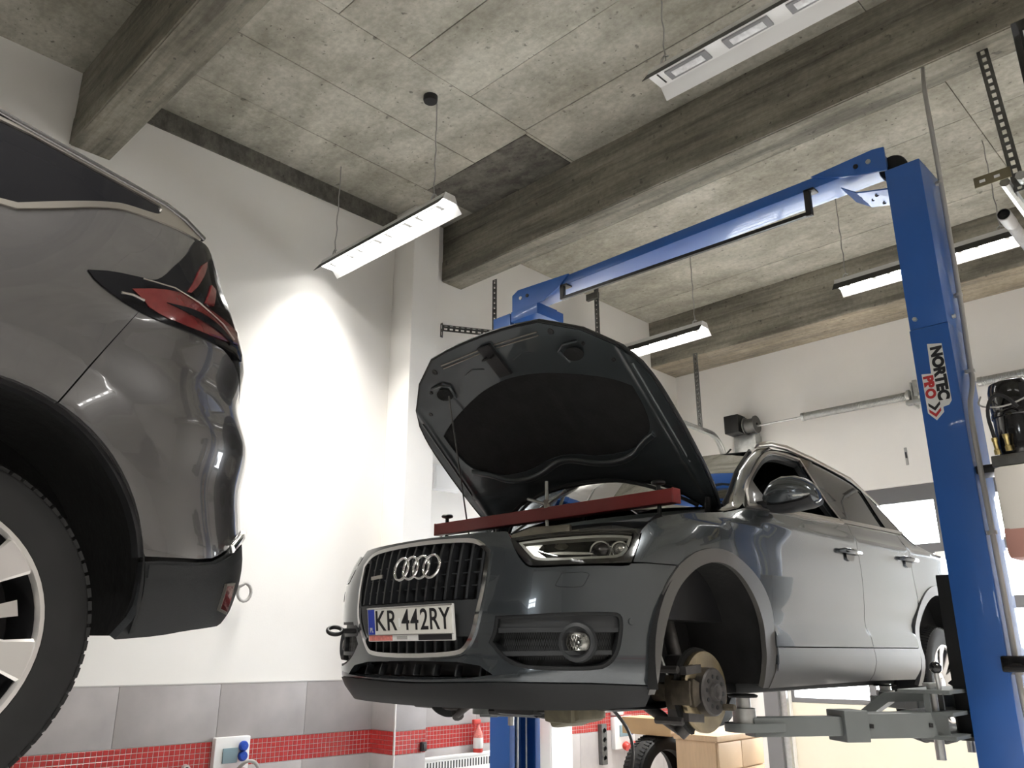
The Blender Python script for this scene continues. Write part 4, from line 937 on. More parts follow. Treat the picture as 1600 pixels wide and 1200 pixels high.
# lower intake
li = panel('lower_intake', G, shrink(LI, -.004), 'black', car, off=-.07, grid=.06, thick=0)
for i in range(7): strip('rib', -.36+i*.12, .29, -.36+i*.12, .335, .008, 'grille', li, -.03, .03, 2)
# washer cover, parking sensors, tow hook
for s in (1, -1):
    wc = Q['washer']; panel('washer_cover', G, wc, 'q3', car, off=.0025, grid=.03, side=s, thick=.004, rnd=2)
    panel('washer_gap', G, shrink(wc, -.0018), 'black', car, off=.0008, grid=.03, side=s, thick=.0, rnd=2)
    MB().lathe([(.001, .004), (.011, .004), (.013, 0)], U(s*.96, .478, .001), NN(s*.96, .478), 16).build('parking_sensor', 'q3', car, 40)
th = U(-.43, .462, .0); t0 = Vector((.98, -.2, 0)).normalized()
tk_ = MB().tube([th - t0*.05, th + t0*.055], .011, 10).build('tow_eye', 'black', car, 40)
rc = th + t0*.055 + Vector((.03, -.022, 0)); 
MB().lathe([(.030+.009*cos(q), .009*sin(q)) for q in np.linspace(0, 2*pi, 12)], rc, (.25, .45, .85), 28).build('ring', 'black', tk_, 60)
MB().lathe([(.001, .002), (.024, .002), (.025, -.002)], th, NN(-.43, .462), 20).build('cap_recess', 'plast2', tk_, 40)
# ---- headlights
for s in (1, -1):
    hl = panel('headlight', G, shrink(HL, -.002), 'blackg', car, off=-.075, grid=.05, side=s, thick=0)
    panel('bezel', G, HL, 'blackg', hl, [shrink(Q['dl_in'], -.004)], off=-.006, grid=.03, side=s, thick=.07)
    d2 = shrink(Q['dl_in'], .011)
    panel('light_guide', G, Q['dl_in'], 'drl', hl, [d2], off=-.018, grid=.02, side=s, thick=.02)
    wing = [(.565, .715), (.60, .735), (.66, .772), (.62, .770), (.545, .757), (.545, .735)]
    panel('wing_reflector', G, [(.545, .765), (.60, .775), (.625, .768), (.60, .742), (.645, .712), (.62, .706), (.590, .722)], 'refl', hl, off=-.03, grid=.02, side=s, thick=.02)
    panel('wing_reflector', G, [(.64, .742), (.70, .752), (.84, .745), (.84, .738), (.70, .735)], 'refl', hl, off=-.045, grid=.02, side=s, thick=.02)
    for (u, z, r) in ((.885, .752, .036), (.972, .757, .030)):
        cc = U(s*u, z, -.06); nn_ = (NN(s*u, z) + Vector((1.2, 0, 0))).normalized()
        pj = MB().lathe([(r, 0), (r+.008, .012), (r+.004, .03), (r-.002, .03)], cc, nn_, 28).build('projector_ring', 'chrome', hl, 50)
        MB().lathe([(.001, .045)] + [(r*sin(q), .012+.033*cos(q)) for q in np.linspace(.1, 1.5, 9)], cc, nn_, 24).build('projector_lens', 'blackg' if u < .93 else 'refl', pj, 60)
    panel('lens_cover', G, HL, 'clear', hl, off=.001, grid=.03, side=s, thick=0)
# ---- wings, arches, doors
def side_fn(W):
    u, z = W[:, 0], W[:, 1]; k = np.clip((np.abs(u)-1.25)/.25, 0, 1)
    zc = np.interp(u, [1.3, 1.86, 2.24, 2.67, 3.28, 3.5, 4.2], [.868, .907, .914, .926, .933, .937, .93])
    d = .011*np.exp(-np.abs(z-zc)/.030) - .006*np.clip((z-zc)/.02, 0, 1)
    zl = .462 + .02*(u-1.9)*.2; d += .013*np.clip((zl+.012-z)/.024, 0, 1) - .006*np.exp(-((z-zl-.06)/.05)**2)
    return d*k*np.clip((4.4-u)/.4, 0, 1)
FT = Q['fender_top']
fend = [(.998, .692), (1.195, .689)] + [p for p in Q['archo'] if p[0] >= 1.19 and p[1] > .33][0:0]
fend = [(1.203, .6900)] + [(u, z+.002) for u, z in AOs if z > .6905 and u < 1.6] + [(u+.003, z) for u, z in AOs if u >= 1.6 and z > .33] + [(1.850, .30), (1.862, .34), (1.895, .52), (1.886, .66), (1.870, .75), (1.862, .83), (1.845, .905), (1.800, .985)] + FT[::-1][1:] + [(1.054, .803), (1.032, .769), (1.005, .73), (.982, .6900)]
fd = [(1.80, .987), (1.846, .906), (1.863, .83), (1.872, .744), (1.887, .663), (1.898, .53), (1.862, .395), (2.862, .395), (2.868, .43), (2.868, .48), (2.858, .54), (2.849, .60), (2.842, .76), (2.815, .861), (2.797, .941), (2.818, 1.013)]
fo = Q['frame_out']
door_up = [(2.700, 1.20), (2.665, 1.290), (2.690, 1.384)] + [p for p in fo[::-1] if p[0] < 2.68]
W1 = [(1.845, 1.004), (1.90, 1.062), (2.045, 1.182), (2.168, 1.272), (2.298, 1.330), (2.458, 1.352), (2.635, 1.346), (2.630, 1.29), (2.655, 1.20), (2.735, 1.024), (2.40, 1.012)]
rd = [(2.822, 1.013), (2.801, .941), (2.819, .861), (2.846, .76), (2.853, .60), (2.862, .54), (2.872, .48), (2.872, .43), (2.866, .395), (3.478, .395), (3.512, .50), (3.558, .585), (3.592, .640), (3.565, .72), (3.52, .90), (3.47, 1.035)]
W2 = [(2.79, 1.352), (3.0, 1.322), (3.16, 1.290), (3.225, 1.245), (3.30, 1.05), (3.0, 1.036), (2.85, 1.030), (2.745, 1.20), (2.742, 1.290)]
W3 = [(3.255, 1.265), (3.345, 1.215), (3.53, 1.048), (3.33, 1.046)]
for s in (1, -1):
    panel('front_wing', G, fend, 'q3', car, off=0, fn=side_fn, grid=.03, side=s, rnd=1, thick=.025)
    fl_ = lambda W: .0
    panel('arch_trim', G, AO + AI[::-1], 'q3trim', car, off=.006, grid=.025, side=s, rnd=0, thick=.022)
    d1 = panel('front_door', G, fd[:17] + [(2.76, 1.04)] + door_up + [(1.80, 1.0)], 'q3', car, [W1], off=0, fn=side_fn, grid=.035, side=s, rnd=1, thick=.03)
    if s < 0: panel('front_window', G, shrink(W1, -.003), 'dark', d1, off=-.008, grid=.05, side=s, thick=0)
    panel('window_seal', G, shrink(W1, -.016), 'satin' , d1, [shrink(W1, -.003)], off=.005, grid=.03, side=s, thick=.012)
    panel('inner_frame', G, shrink(W1, -.004), 'plast2', d1, [shrink(W1, .020)], off=-.018, grid=.03, side=s, thick=.02)
    panel('mirror_sail', G, [(1.86, 1.008), (1.90, 1.058), (2.02, 1.158), (2.06, 1.012)], 'q3trim', d1, off=-.004, grid=.03, side=s, rnd=0, thick=.012)
    d2_ = panel('rear_door', G, rd + [(3.34, 1.035), (3.28, 1.26), (3.20, 1.302), (2.817, 1.375), (2.70, 1.384), (2.675, 1.290), (2.710, 1.20), (2.77, 1.04)], 'q3', car, [W2], off=0, fn=side_fn, grid=.035, side=s, rnd=1, thick=.03)
    panel('rear_window', G, shrink(W2, -.004), 'dark', d2_, off=-.006, grid=.05, side=s, thick=0)
    panel('pillar_cover', G, [(2.648, 1.375), (2.790, 1.366), (2.742, 1.290), (2.748, 1.20), (2.85, 1.03), (2.735, 1.024), (2.655, 1.20), (2.630, 1.29)], 'blackg', car, off=.002, grid=.03, side=s, rnd=0, thick=.008)
    panel('quarter_window', G, W3, 'dark', car, off=.004, grid=.05, side=s, thick=.008)
    for a in range(0, 1): strip('belt_trim', s*1.82, .996, s*2.72, 1.024, .014, 'satin', d1, .007, .01, 24); strip('belt_trim', s*2.75, 1.025, s*3.56, 1.040, .014, 'satin', d2_, .007, .01, 24)
    panel('door_cladding', G, [(1.862, .391), (1.845, .31), (1.80, .235), (2.795, .243), (2.836, .271), (2.863, .33), (2.867, .391)], 'q3trim', d1, off=.010, grid=.04, side=s, rnd=0, thick=.04)
    panel('door_cladding', G, [(2.871, .391), (2.867, .33), (2.840, .271), (2.80, .243), (3.40, .238), (3.460, .29), (3.476, .391)], 'q3trim', d2_, off=.010, grid=.04, side=s, rnd=0, thick=.04)
    qp = [(3.474, 1.035), (3.524, .90), (3.569, .72), (3.597, .643)] + [p for p in RO[1:-1] if p[0] > 3.60 and p[1] > .40] + [(4.33, .40), (4.75, .40), (4.80, .70), (5.0, .86), (4.6, .885), (4.2, .915), (3.94, .942), (3.80, .965), (3.66, .995), (3.575, 1.035), (3.35, 1.20), (3.31, 1.25), (3.29, 1.26), (3.345, 1.04)]
    panel('rear_quarter', G, qp, 'q3', car, [shrink(W3, .006)], off=0, fn=side_fn, grid=.04, side=s, rnd=1, thick=.03)
    panel('rear_arch_trim', G, RO + RI[::-1], 'q3trim', car, off=.006, grid=.03, side=s, rnd=1, thick=.022)
    panel('rear_bumper', G, [(4.335, .24), (6.2, .24), (6.2, .80), (5.0, .84), (4.80, .69), (4.755, .39), (4.335, .39)], 'q3', car, off=0, grid=.06, side=s, rnd=0, thick=.03)
    for u0, u1, zz, par in ((2.605, 2.795, .858, d1), (3.38, 3.575, .878, d2_)):
        a, b = U(s*u0, zz, .022), U(s*u1, zz, .020); m_ = (a+b)/2 + NN(s*u0, zz)*.012
        hd = MB().tube([U(s*u0, zz, .0), a, m_, b, U(s*u1, zz, .0)], [.010, .013, .014, .013, .010], 10).build('door_handle', 'q3', par, 60)
        panel('handle_recess', G, [(u0+.045, zz-.006), (u1-.045, zz-.006), (u1-.055, zz-.040), ((u0+u1)/2, zz-.048), (u0+.055, zz-.040)], 'blackg', hd, off=.010, grid=.03, side=s, rnd=1, thick=0)
    fc = U(s*3.85, .80, .0)
# roof edge curve, roof, screen, tailgate
def E3(pts): return G.P(np.array([p[0] for p in pts]), np.array([p[1] for p in pts]))
edge = E3(fo[4:] + [(3.69, .969), (3.85, .956), (4.2, .915), (4.6, .885), (5.2, .86)])
WS = np.array([(-.37, .69, 1.02), (-.47, .67, 1.088), (-.61, .64, 1.222), (-.74, .61, 1.302), (-.896, .57, 1.392)])
def cross(p, crown, n=14, fwd=0.0):
    return [(p[0] + fwd*(1-t*t), p[1]*t, p[2] + crown*(1-t*t)) for t in np.linspace(1, -1, n+1)]
cr = [.012, .02, .03, .035, .035, .035, .04, .03, .02, .02, .02, .02, .01][:len(edge)]
rows = [cross(WS[-1], .012, fwd=.06)] + [cross(e, c_) for e, c_ in zip(edge[1:6], cr[1:6])]
rf = grid_sheet('roof', rows, 'q3', car)
grid_sheet('tailgate', [cross(e, c_) for e, c_ in zip(edge[5:], cr[5:])], 'q3', car)
grid_sheet('windscreen', [cross(p, .012, fwd=.20 - .035*i) for i, p in enumerate(WS)], 'wind', car)
for s in (1, -1):
    fr_ = np.vstack([E3([(1.60, .944), (1.73, .972)]), E3(fo[0:6])]); a = np.array([(-.12, .715, .950), (-.26, .715, .985), WS[0], WS[1], WS[2], WS[3], WS[4], WS[4] + np.array([-.10, .03, .02])]); rowp = []
    for i in range(8):
        p, q = a[i], fr_[i]; mid = (p+q)/2 + np.array([.014, .014, .012]); rowp.append([tuple(v*np.array([1, s, 1])) for v in ((p, p*.6+mid*.4, mid, q*.6+mid*.4, q))])
    grid_sheet('pillar', rowp, 'q3', car)
    scuttle = [(-.37, .69, 1.02), (-.30, .76, .985)]
    MB().tube([tuple(p*np.array([1, s, 1]) + np.array([.004, 0, .004])) for p in WS], .008, 6).build('screen_seal', 'black', car, 60)
    rl = E3(Q['rail'][:6]) + np.array([0, -.012, .006]); rl[:, 1] *= s
    rl = np.vstack([rl[:1] + np.array([.03, 0, -.02]), rl]); MB().tube([tuple(p) for p in rl], [.004, .012, .016, .017, .016, .012, .004][:len(rl)], 8).build('roof_rail', 'satin', car, 60)
g = MB(); g.loft([[(-.37+.14*(1-t*t), .69*t, 1.015), (-.30+.14*(1-t*t), .74*t, .975), (-.24+.14*(1-t*t), .74*t, .93)] for t in np.linspace(1, -1, 15)], False, False); g.build('scuttle_panel', 'plast', car, 60)
# door mirror
for s in (1, -1):
    R_ = []
    for k, (y, zc, hz, xc, hx) in enumerate([(.885, 1.035, .022, -.43, .04), (.900, 1.045, .045, -.44, .06), (.925, 1.056, .066, -.45, .075), (.965, 1.060, .074, -.455, .08), (1.02, 1.058, .072, -.46, .08), (1.07, 1.050, .060, -.465, .07), (1.10, 1.040, .042, -.47, .055), (1.115, 1.032, .018, -.475, .03)]):
        R_.append([(xc + hx*max(-.55, cos(q))*1.0, s*y, zc + hz*sin(q)) for q in np.linspace(0, 2*pi, 20, endpoint=False)])
    mr = MB().loft(R_).build('door_mirror', 'q3trim' if 0 else 'q3', car, 50)
    MB().box((-.50, min(s*.80, s*.93), .995), (-.40, max(s*.80, s*.93), 1.030), .012).build('mirror_foot', 'black', mr, 40)
    g = MB(); g.loft([[(-.47+.075*cos(q), s*y, zc+.028*sin(q)) for q in np.linspace(0, 2*pi, 14, endpoint=False)] for y, zc in ((.90, 1.003), (.97, .998), (1.07, 1.006), (1.10, 1.016))]); g.build('lower_cover', 'black', mr, 50)
    g = MB(); g.loft([[(-.502, s*(.985+.075*cos(q)), 1.055+.050*sin(q)), (-.506, s*(.985+.075*cos(q)), 1.055+.050*sin(q))] for q in np.linspace(0, 2*pi, 20)], False, False); g.build('mirror_glass', 'chrome', mr)
    MB().bar((-.392, s*1.03, 1.030), (-.41, s*1.10, 1.030), .008, .010).build('indicator', 'refl', mr)
# ---- cabin
g = MB(); g.box((-3.1, -.74, .30), (-.45, .74, .90), .03); g.build('cabin_tub', 'seat', car, 40)
for y in (.36, -.36):
    for x in (-1.25, -2.1):
        g = MB(); g.box((x-.25, y-.24, .80), (x+.30, y+.24, .92), .05); g.box((x-.34, y-.23, .86), (x-.20, y+.23, 1.22), .05, rot_about((0, 1, 0), -.25)); g.box((x-.42, y-.13, 1.20), (x-.33, y+.13, 1.36), .04); g.build('seat', 'seat', car, 50)
g = MB(); g.box((-.86, -.70, .86), (-.50, .70, 1.0), .05); g.build('dashboard', 'seat', car, 50)
g = MB(); g.lathe([(.17+.014*cos(q), .014*sin(q)) for q in np.linspace(0, 2*pi, 9)], (-.98, .36, 1.02), (-.92, 0, .4), 28); g.build('steering_wheel', 'black', car, 60)
# ---- wheel wells, brakes, rear wheels
def wheel(name, c, ax, R, w, rr, par, spokes, face='rim', pocket=None):
    c = Vector(c); ax = Vector(ax).normalized(); h = w/2
    ty = MB().lathe([(rr-.012, -h*.8), (rr+.004, -h*.96), (R*.84, -h*1.02), (R*.94, -h*.95), (R*.985, -h*.78), (R, -h*.5), (R, h*.5), (R*.985, h*.78), (R*.94, h*.95), (R*.84, h*1.02), (rr+.004, h*.96), (rr-.012, h*.8)], c, ax, 72).build(name, 'tyre', par, 40)
    r0 = Vector((0, 0, 1)) - ax*ax.z; r0.normalize(); r1 = ax.cross(r0); tb = MB(); n = 80
    for i in range(n):
        a = 2*pi*i/n; d = r0*cos(a)+r1*sin(a); t = -r0*sin(a)+r1*cos(a)
        for sg in (-1, 1):
            tb.bar(c + d*(R+.002) + ax*(sg*h*.48), c + d*(R-.012) + ax*(sg*h*.90), R*.055, .008, d)
    props(tb.build('tread_blocks', 'tyre', ty), kind='stuff')
    rm = MB().lathe([(rr-.004, h*.70), (rr+.004, h*.90), (rr+.002, h*.97), (rr-.007, h*.98), (rr-.012, h*.90), (rr-.012, h*.80)], c, ax, 64).build('rim', face, ty, 40)
    MB().lathe([(.001, -h*.25), (rr-.03, -h*.25), (rr-.006, h*.75)], c, ax, 32).build('inner_barrel', 'black', rm, 40)
    hub = h*.62
    MB().lathe([(.001, hub+.012), (.03, hub+.012), (.034, hub+.006), (.075, hub), (.078, hub-.03)], c, ax, 32).build('hub_cap', face, rm, 40)
    for i in range(spokes):
        a = 2*pi*i/spokes + (pocket or 0); d = r0*cos(a)+r1*sin(a); t = -r0*sin(a)+r1*cos(a); g = MB(); st = []
        for (r, wd, hh, dp) in ((.055, .030, hub, .03), (rr*.45, .022, hub+.012, .028), (rr*.75, .024, h*.80, .026), (rr-.008, .036 if spokes > 8 else .046, h*.92, .02)):
            if spokes <= 8: wd = {.055: .045}.get(r, wd*1.2 if r < rr-.02 else wd)
            p = c + d*r + ax*hh; st.append([p + t*wd, p + t*wd*.85 + ax*.004, p - t*wd*.85 + ax*.004, p - t*wd, p - t*wd*.8 - ax*dp, p + t*wd*.8 - ax*dp])
        g.loft(st); g.build('spoke', face, rm, 30)
    return ty, rm, (r0, r1, hub)
for s in (1, -1):
    for (xc, zc, R_, nm) in ((.087, .335, .40, 'front'), (-2.42, .335, .41, 'rear')):
        g = MB(); st = []
        for q in np.linspace(-.22, pi+.22, 26): st.append([(xc + R_*1.02*cos(q), s*.885, zc + R_*sin(q)), (xc + R_*cos(q), s*.72, zc + R_*1.02*sin(q)), (xc + R_*cos(q)*.96, s*.52, zc + R_*1.0*sin(q))])
        g.loft(st, False, False); g.add([(xc + R_*cos(q), s*.52, zc + R_*sin(q)) for q in np.linspace(-.22, pi+.22, 26)], [tuple(range(26))]); g.build('wheel_liner', 'liner', car, 40)
    wheel('rear_wheel', (-2.42, s*.775, .20), (0, s, 0), .325, .225, .215, car, 10)
    cx_, cz_ = .025, .225
    c = Vector((cx_, s*.775, cz_))
    dk = MB().lathe([(.085, .012), (.152, .012), (.1535, .008), (.1535, -.008), (.152, -.012), (.085, -.012)], c, (0, s, 0), 56).build('brake_disc', 'disc', car, 30)
    ht = MB().lathe([(.092, .010), (.090, .046), (.084, .052), (.036, .052), (.034, .060), (.030, .066), (.022, .060), (.001, .058)], c, (0, s, 0), 40).build('hub_face', 'hub', dk, 30)
    for i in range(10):
        a = 2*pi*i/10 + .15; MB().lathe([(.001, .0545), (.0085 if i % 2 else .007, .0545), (.009, .0515)], c + Vector((.058*cos(a), 0, .058*sin(a))), (0, s, 0), 10).build('bolt_hole', 'black', ht)
    a = -.9; MB().lathe([(.001, .10), (.011, .10), (.013, .095), (.013, .05)], c + Vector((-.058, 0, -.058)), (0, s, 0), 12).build('guide_bolt', 'rust', ht, 40)
    MB().lathe([(.06, -.016), (.165, -.016), (.168, -.030), (.06, -.040)], c, (0, s, 0), 40, False, (1, 0, 0), -2.4, 1.2).build('splash_shield', 'liner', car, 40)
    g = MB()
    for y0, y1, ri, ro, aa in ((.022, .048, .105, .150, .36), (-.080, -.022, .085, .156, .42), (-.04, .045, .158, .171, .27)):
        g.loft([[c + Vector((r*cos(q), s*y, r*sin(q))) for r, y in ((ri, y0), (ro, y0), (ro, y1), (ri, y1))] for q in np.linspace(-aa, aa, 9)])
    cal = g.build('caliper', 'rust', car, 40, .004)
    for zz in (.080, -.085): MB().bar(c + Vector((.075, s*.030, zz*1.1)), c + Vector((.180, s*.030, zz)), .026, .030).build('caliper_bracket', 'hub', cal, 40)
    g = MB(); g.tube([c + Vector((.20, s*.02, .085)), c + Vector((.21, s*-.10, .085))], .014, 8); g.build('guide_pin', 'hub', cal, 40); MB().tube([c + Vector((.185, s*.02, -.10)), c + Vector((.19, s*-.10, -.10))], .014, 8).build('guide_pin', 'hub', cal, 40)
    g = MB(); g.lathe([(.001, 0), (.034, 0), (.036, .01), (.036, .06), (.001, .06)], c + Vector((.132, s*-.075, .0)), (0, -s, 0), 18); g.build('piston_housing', 'rust', cal, 40)
    g = MB(); g.box((cx_-.07, min(s*.64, s*.74), cz_-.13), (cx_+.07, max(s*.64, s*.74), cz_+.14), .02); g.tube([(cx_, s*.70, cz_-.12), (cx_+.02, s*.66, cz_-.16)], .03, 10); g.build('steering_knuckle', 'hub', car, 40)
    MB().tube([(cx_, s*.66, cz_+.08), (cx_-.02, s*.60, cz_+.30), (cx_-.03, s*.56, .80)], [.030, .028, .026], 12).build('damper', 'hub', car, 50)
    MB().tube([(cx_-.02 + .065*cos(q), s*(.60-.0022*q), .47 + .0105*q) for q in np.linspace(0, 30, 120)], .007, 6).build('coil_spring', 'black', car, 60)
    MB().tube([(cx_+.02, s*.67, cz_-.15), (.05, s*.45, .20), (-.05, s*.32, .22)], [.02, .026, .03], 10).build('control_arm', 'hub', car, 50)
    MB().tube([(cx_, s*.64, cz_), (cx_+.02, s*.30, .28)], .016, 10).build('drive_shaft', 'hub', car, 50)
    MB().tube([(.20, s*.66, .52), (.19, s*.67, .42), (.17, s*.69, .33), (.15, s*.70, .27)], .007, 6).build('brake_hose', 'zinc' if s > 0 else 'black', car, 60)
# gearbox and sump showing under the tray
g = MB(); g.box((.20, .26, .090), (.40, .36, .26), .025, rot_about((1, 0, 0), .30)); g.box((.22, .34, .105), (.40, .43, .26), .025, rot_about((1, 0, 0), .22)); g.box((.30, .27, .105), (.42, .42, .20), .02); g.build('gearbox', 'alu', car, 40)
g = MB(); g.box((.10, .05, .13), (.38, .26, .28), .04); g.box((.0, .40, .15), (.30, .56, .27), .03); g.tube([(.30, .22, .13), (.34, .12, .14), (.36, .0, .15)], .025, 8); g.build('engine_block', 'black', car, 40)
g = MB(); g.box((-.05, -.05, .12), (.40, .20, .26), .03); g.box((-.10, -.30, .15), (.3, .0, .27), .03); g.tube([(.35, -.1, .13), (.36, .18, .135)], .02, 8); g.build('engine_sump', 'black', car, 40)
g = MB(); g.box((-.42, -.55, .185), (-.12, .55, .25), .02); g.build('subframe', 'plast2', car, 40)
MB().tube(sm([(.30, .46, .20), (.22, .48, .15), (.10, .47, .05), (.06, .44, -.06), (.10, .43, -.16), (.08, .42, -.30), (.0, .41, -.60)]), .007, 6).build('loose_cable', 'black', car, 60)
# ---- engine bay
g = MB(); g.box((-.30, -.35, .45), (.38, .42, .80), .05); g.box((-.20, -.20, .80), (.25, .25, .86), .04); g.build('engine_cover', 'black', car, 50)
g = MB(); g.box((.56, -.62, .74), (.68, .62, .80), .015); g.build('lock_carrier', 'engp', car, 40)
g = MB(); g.box((.40, .30, .74), (.58, .56, .825), .02); g.box((.30, .34, .80), (.42, .50, .86), .02); g.tube([(.52, .15, .81), (.50, .30, .845), (.42, .44, .85)], .03, 10); g.build('intake_duct', 'engp', car, 50)
g = MB(); g.box((.10, .46, .60), (.42, .66, .86), .02); g.build('battery_box', 'black', car, 40)
g = MB(); g.box((.18, -.66, .60), (.44, -.40, .84), .02); g.build('air_box', 'black', car, 40)
g = MB()
for s in (1, -1): g.loft([[(x, s*.74, z-.06), (x, s*.62, z-.10), (x, s*.58, .50), (x, s*.70, .50)] for x, z in ((.62, .80), (.30, .90), (.0, .94), (-.30, .98))])
g.box((-.36, -.74, .50), (-.30, .74, .95), .01); g.build('inner_wing', 'black', car, 40)
# ---- bonnet, propped open
HA = .815; HX, HZ = -.356, 1.008
def hood_pt(L, y, zl): return (HX + L*cos(HA) - zl*sin(HA), y, HZ + L*sin(HA) + zl*cos(HA))
HO = [(1.176, .37), (1.071, .559), (.966, .668), (.935, .700), (.84, .748), (.746, .768), (.642, .775), (.433, .774), (.2, .758), (.1, .738), (0, .709), (.03, .65), (.14, .55), (.20, .45), (.235, .30), (.252, .15), (.256, 0)]
HO = [(1.205, 0), (1.198, .2)] + HO + [(L, -y) for L, y in HO[::-1] if y > 0] + [(1.198, -.2)]
def hz_(L, y): return -.03 - .0667*L + .05*(1-(np.abs(y)/.78)**2)*np.clip((1.25-L)*2.5, 0, 1)
def hood_panel(name, poly, m, par, zoff, holes=(), grid=.04, thick=.0, relief=None, rnd=0, down=True):
    poly = soft(poly, rnd); V, F = cut(poly, [soft(h, 2) for h in holes], grid)
    def zf(L, y): return hz_(L, y) + zoff + (relief(L, y) if relief else 0)
    def fP(W): L, y = W[:, 0], W[:, 1]; z = zf(L, y); return np.c_[HX + L*cos(HA) - z*sin(HA), y, HZ + L*sin(HA) + z*cos(HA)]
    def fN(W):
        e = 4e-3; n = np.cross(fP(W+np.array([e, 0]))-fP(W-np.array([e, 0])), fP(W+np.array([0, e]))-fP(W-np.array([0, e]))); n /= np.linalg.norm(n, axis=1)[:, None]; return -n if down else n
    return sheet(name, V, F, fP, fN, m, par, thick)
HO = soft(HO, 1, 14)
hood = hood_panel('bonnet', HO, 'q3', car, .0, thick=.02, down=False)
INS = [(.793, -.55), (.87, -.36), (.925, -.18), (.945, .0), (.925, .18), (.87, .36), (.80, .55), (.74, .635), (.62, .635), (.50, .60), (.44, .50), (.405, .42), (.405, .24), (.45, .06), (.45, -.06), (.405, -.24), (.405, -.42), (.44, -.50), (.50, -.60), (.62, -.635), (.74, -.635)]
FL = shrink(HO, .012)
def relief(L, y):
    a = np.abs(y); r = np.zeros_like(L)
    r += -.012*np.exp(-((L-.33)/.02)**2)*.5          # curved rear rib
    r += -.010*np.exp(-((a-.69)/.02)**2)*(L < .95)*(L > .12)                                   # side bead
    r += .010*np.exp(-((L-.18)/.05)**2)*np.exp(-((a-.45)/.16)**2)                              # hinge pockets
    r += .012*np.exp(-((L-.995)/.04)**2)*np.exp(-((a-.44)/.07)**2)                             # lamp pockets
    return r
inn = hood_panel('bonnet_inner', FL, 'hoodin', hood, -.020, [INS], grid=.025, thick=.008, relief=relief)
hood_panel('insulation_pad', shrink(INS, -.010), 'felt', hood, -.012, grid=.03, rnd=2, relief=lambda L, y: .006*np.cos(L*22)*np.exp(-((np.abs(y)-.25)/.10)**2) - .004*np.exp(-((y-.20)/.03)**2))
hood_panel('edge_flange', HO, 'black', hood, -.016, [shrink(HO, .020)], grid=.03, thick=.010)
def hp(L, y, d): return hood_pt(L, y, float(hz_(np.array(L), np.array(y))) - .020 - d)
for (a, b) in (((1.135, .06), (1.125, .33)), ((1.135, -.05), (1.125, -.33))):
    for k in (0, 1): MB().tube([hp(a[0]-k*.018+(b[0]-a[0])*i/6, a[1]+(b[1]-a[1])*i/6, .003) for i in range(7)], .0035, 6).build('bead', 'satin', inn, 60)
for (a, b) in (((1.03, .10), (1.03, .24)), ((1.03, -.10), (1.03, -.24))):
    MB().tube([hp(a[0], a[1], .001), hp(a[0]+.02, (a[1]+b[1])/2*1.0, .002), hp(b[0], b[1], .001)], .003, 6).build('bead', 'hoodin', inn, 60)
g = MB(); g.prism([hp(1.15, -.035, .0), hp(1.15, .045, .0), hp(.965, .045, .0), hp(.965, -.035, .0)], Vector(hp(1, 0, .018)) - Vector(hp(1, 0, 0))); g.tube([hp(1.09, -.02, .02), hp(1.09, -.02, .05), hp(1.09, .03, .05), hp(1.09, .03, .02)], .006, 6); g.build('latch_striker', 'black', inn, 40)
nh = (Vector(hp(.9, 0, .1)) - Vector(hp(.9, 0, 0))).normalized()
for s in (1, -1):
    for (L, y, r) in ((.885, .62, .013), (.70, .685, .012), (.62, .700, .010), (.33, .712, .012), (1.105, .40, .018), (1.0, .52, .010)):
        MB().lathe([(.001, .004), (r*.8, .006), (r, 0)], hp(L, s*y, -.002), nh, 14).build('rubber_stop', 'black', inn, 40)
    g = MB(); cpt = [hp(.965 + .036*cos(q), s*.44 + .055*sin(q), .002) for q in np.linspace(0, 2*pi, 18, endpoint=False)]; g.prism(cpt, nh*.003); g.build('access_hole', 'felt', inn)
    MB().tube([hp(1.02, s*.50, .0), hp(1.025, s*.42, .006), hp(1.0, s*.375, .006), hp(.93, s*.39, .0)], .007, 8).build('bead', 'hoodin', inn, 60)
    MB().tube([hp(.85-.09*i, s*(.705 - .004*i*0), .004) for i in range(7)], .008, 8).build('bead', 'hoodin', inn, 60)
    MB().tube([hp(.10, s*.69, .0), hp(.05, s*.68, .05), hp(-.02, s*.66, .06)], .014, 8).build('hinge', 'black', hood, 50)
RIBP = [(.49, .60), (.445, .50), (.39, .428), (.362, .313), (.378, .18), (.425, .06), (.432, 0)]
g = MB(); st = []
for L, y in sm(RIBP + [(L, -y) for L, y in RIBP[-2::-1]], 2):
    st.append([hp(L-.030, y, -.002), hp(L-.022, y, .012), hp(L-.004, y, .014), hp(L+.008, y, .004), hp(L+.008, y, -.002)])
g.loft(st, True, True); g.build('rear_rib', 'hoodin', inn, 60)
MB().tube([(hp(.282-.22*(abs(y)/.62)**2.4, y, .010)) for y in np.linspace(-.62, .62, 24)], .009, 8).build('rubber_seal', 'rubber', inn, 60)
MB().tube([hp(.955, -.415, .01), (-.02, -.66, .93)], .0045, 6).build('prop_rod', 'steeld', car, 60)

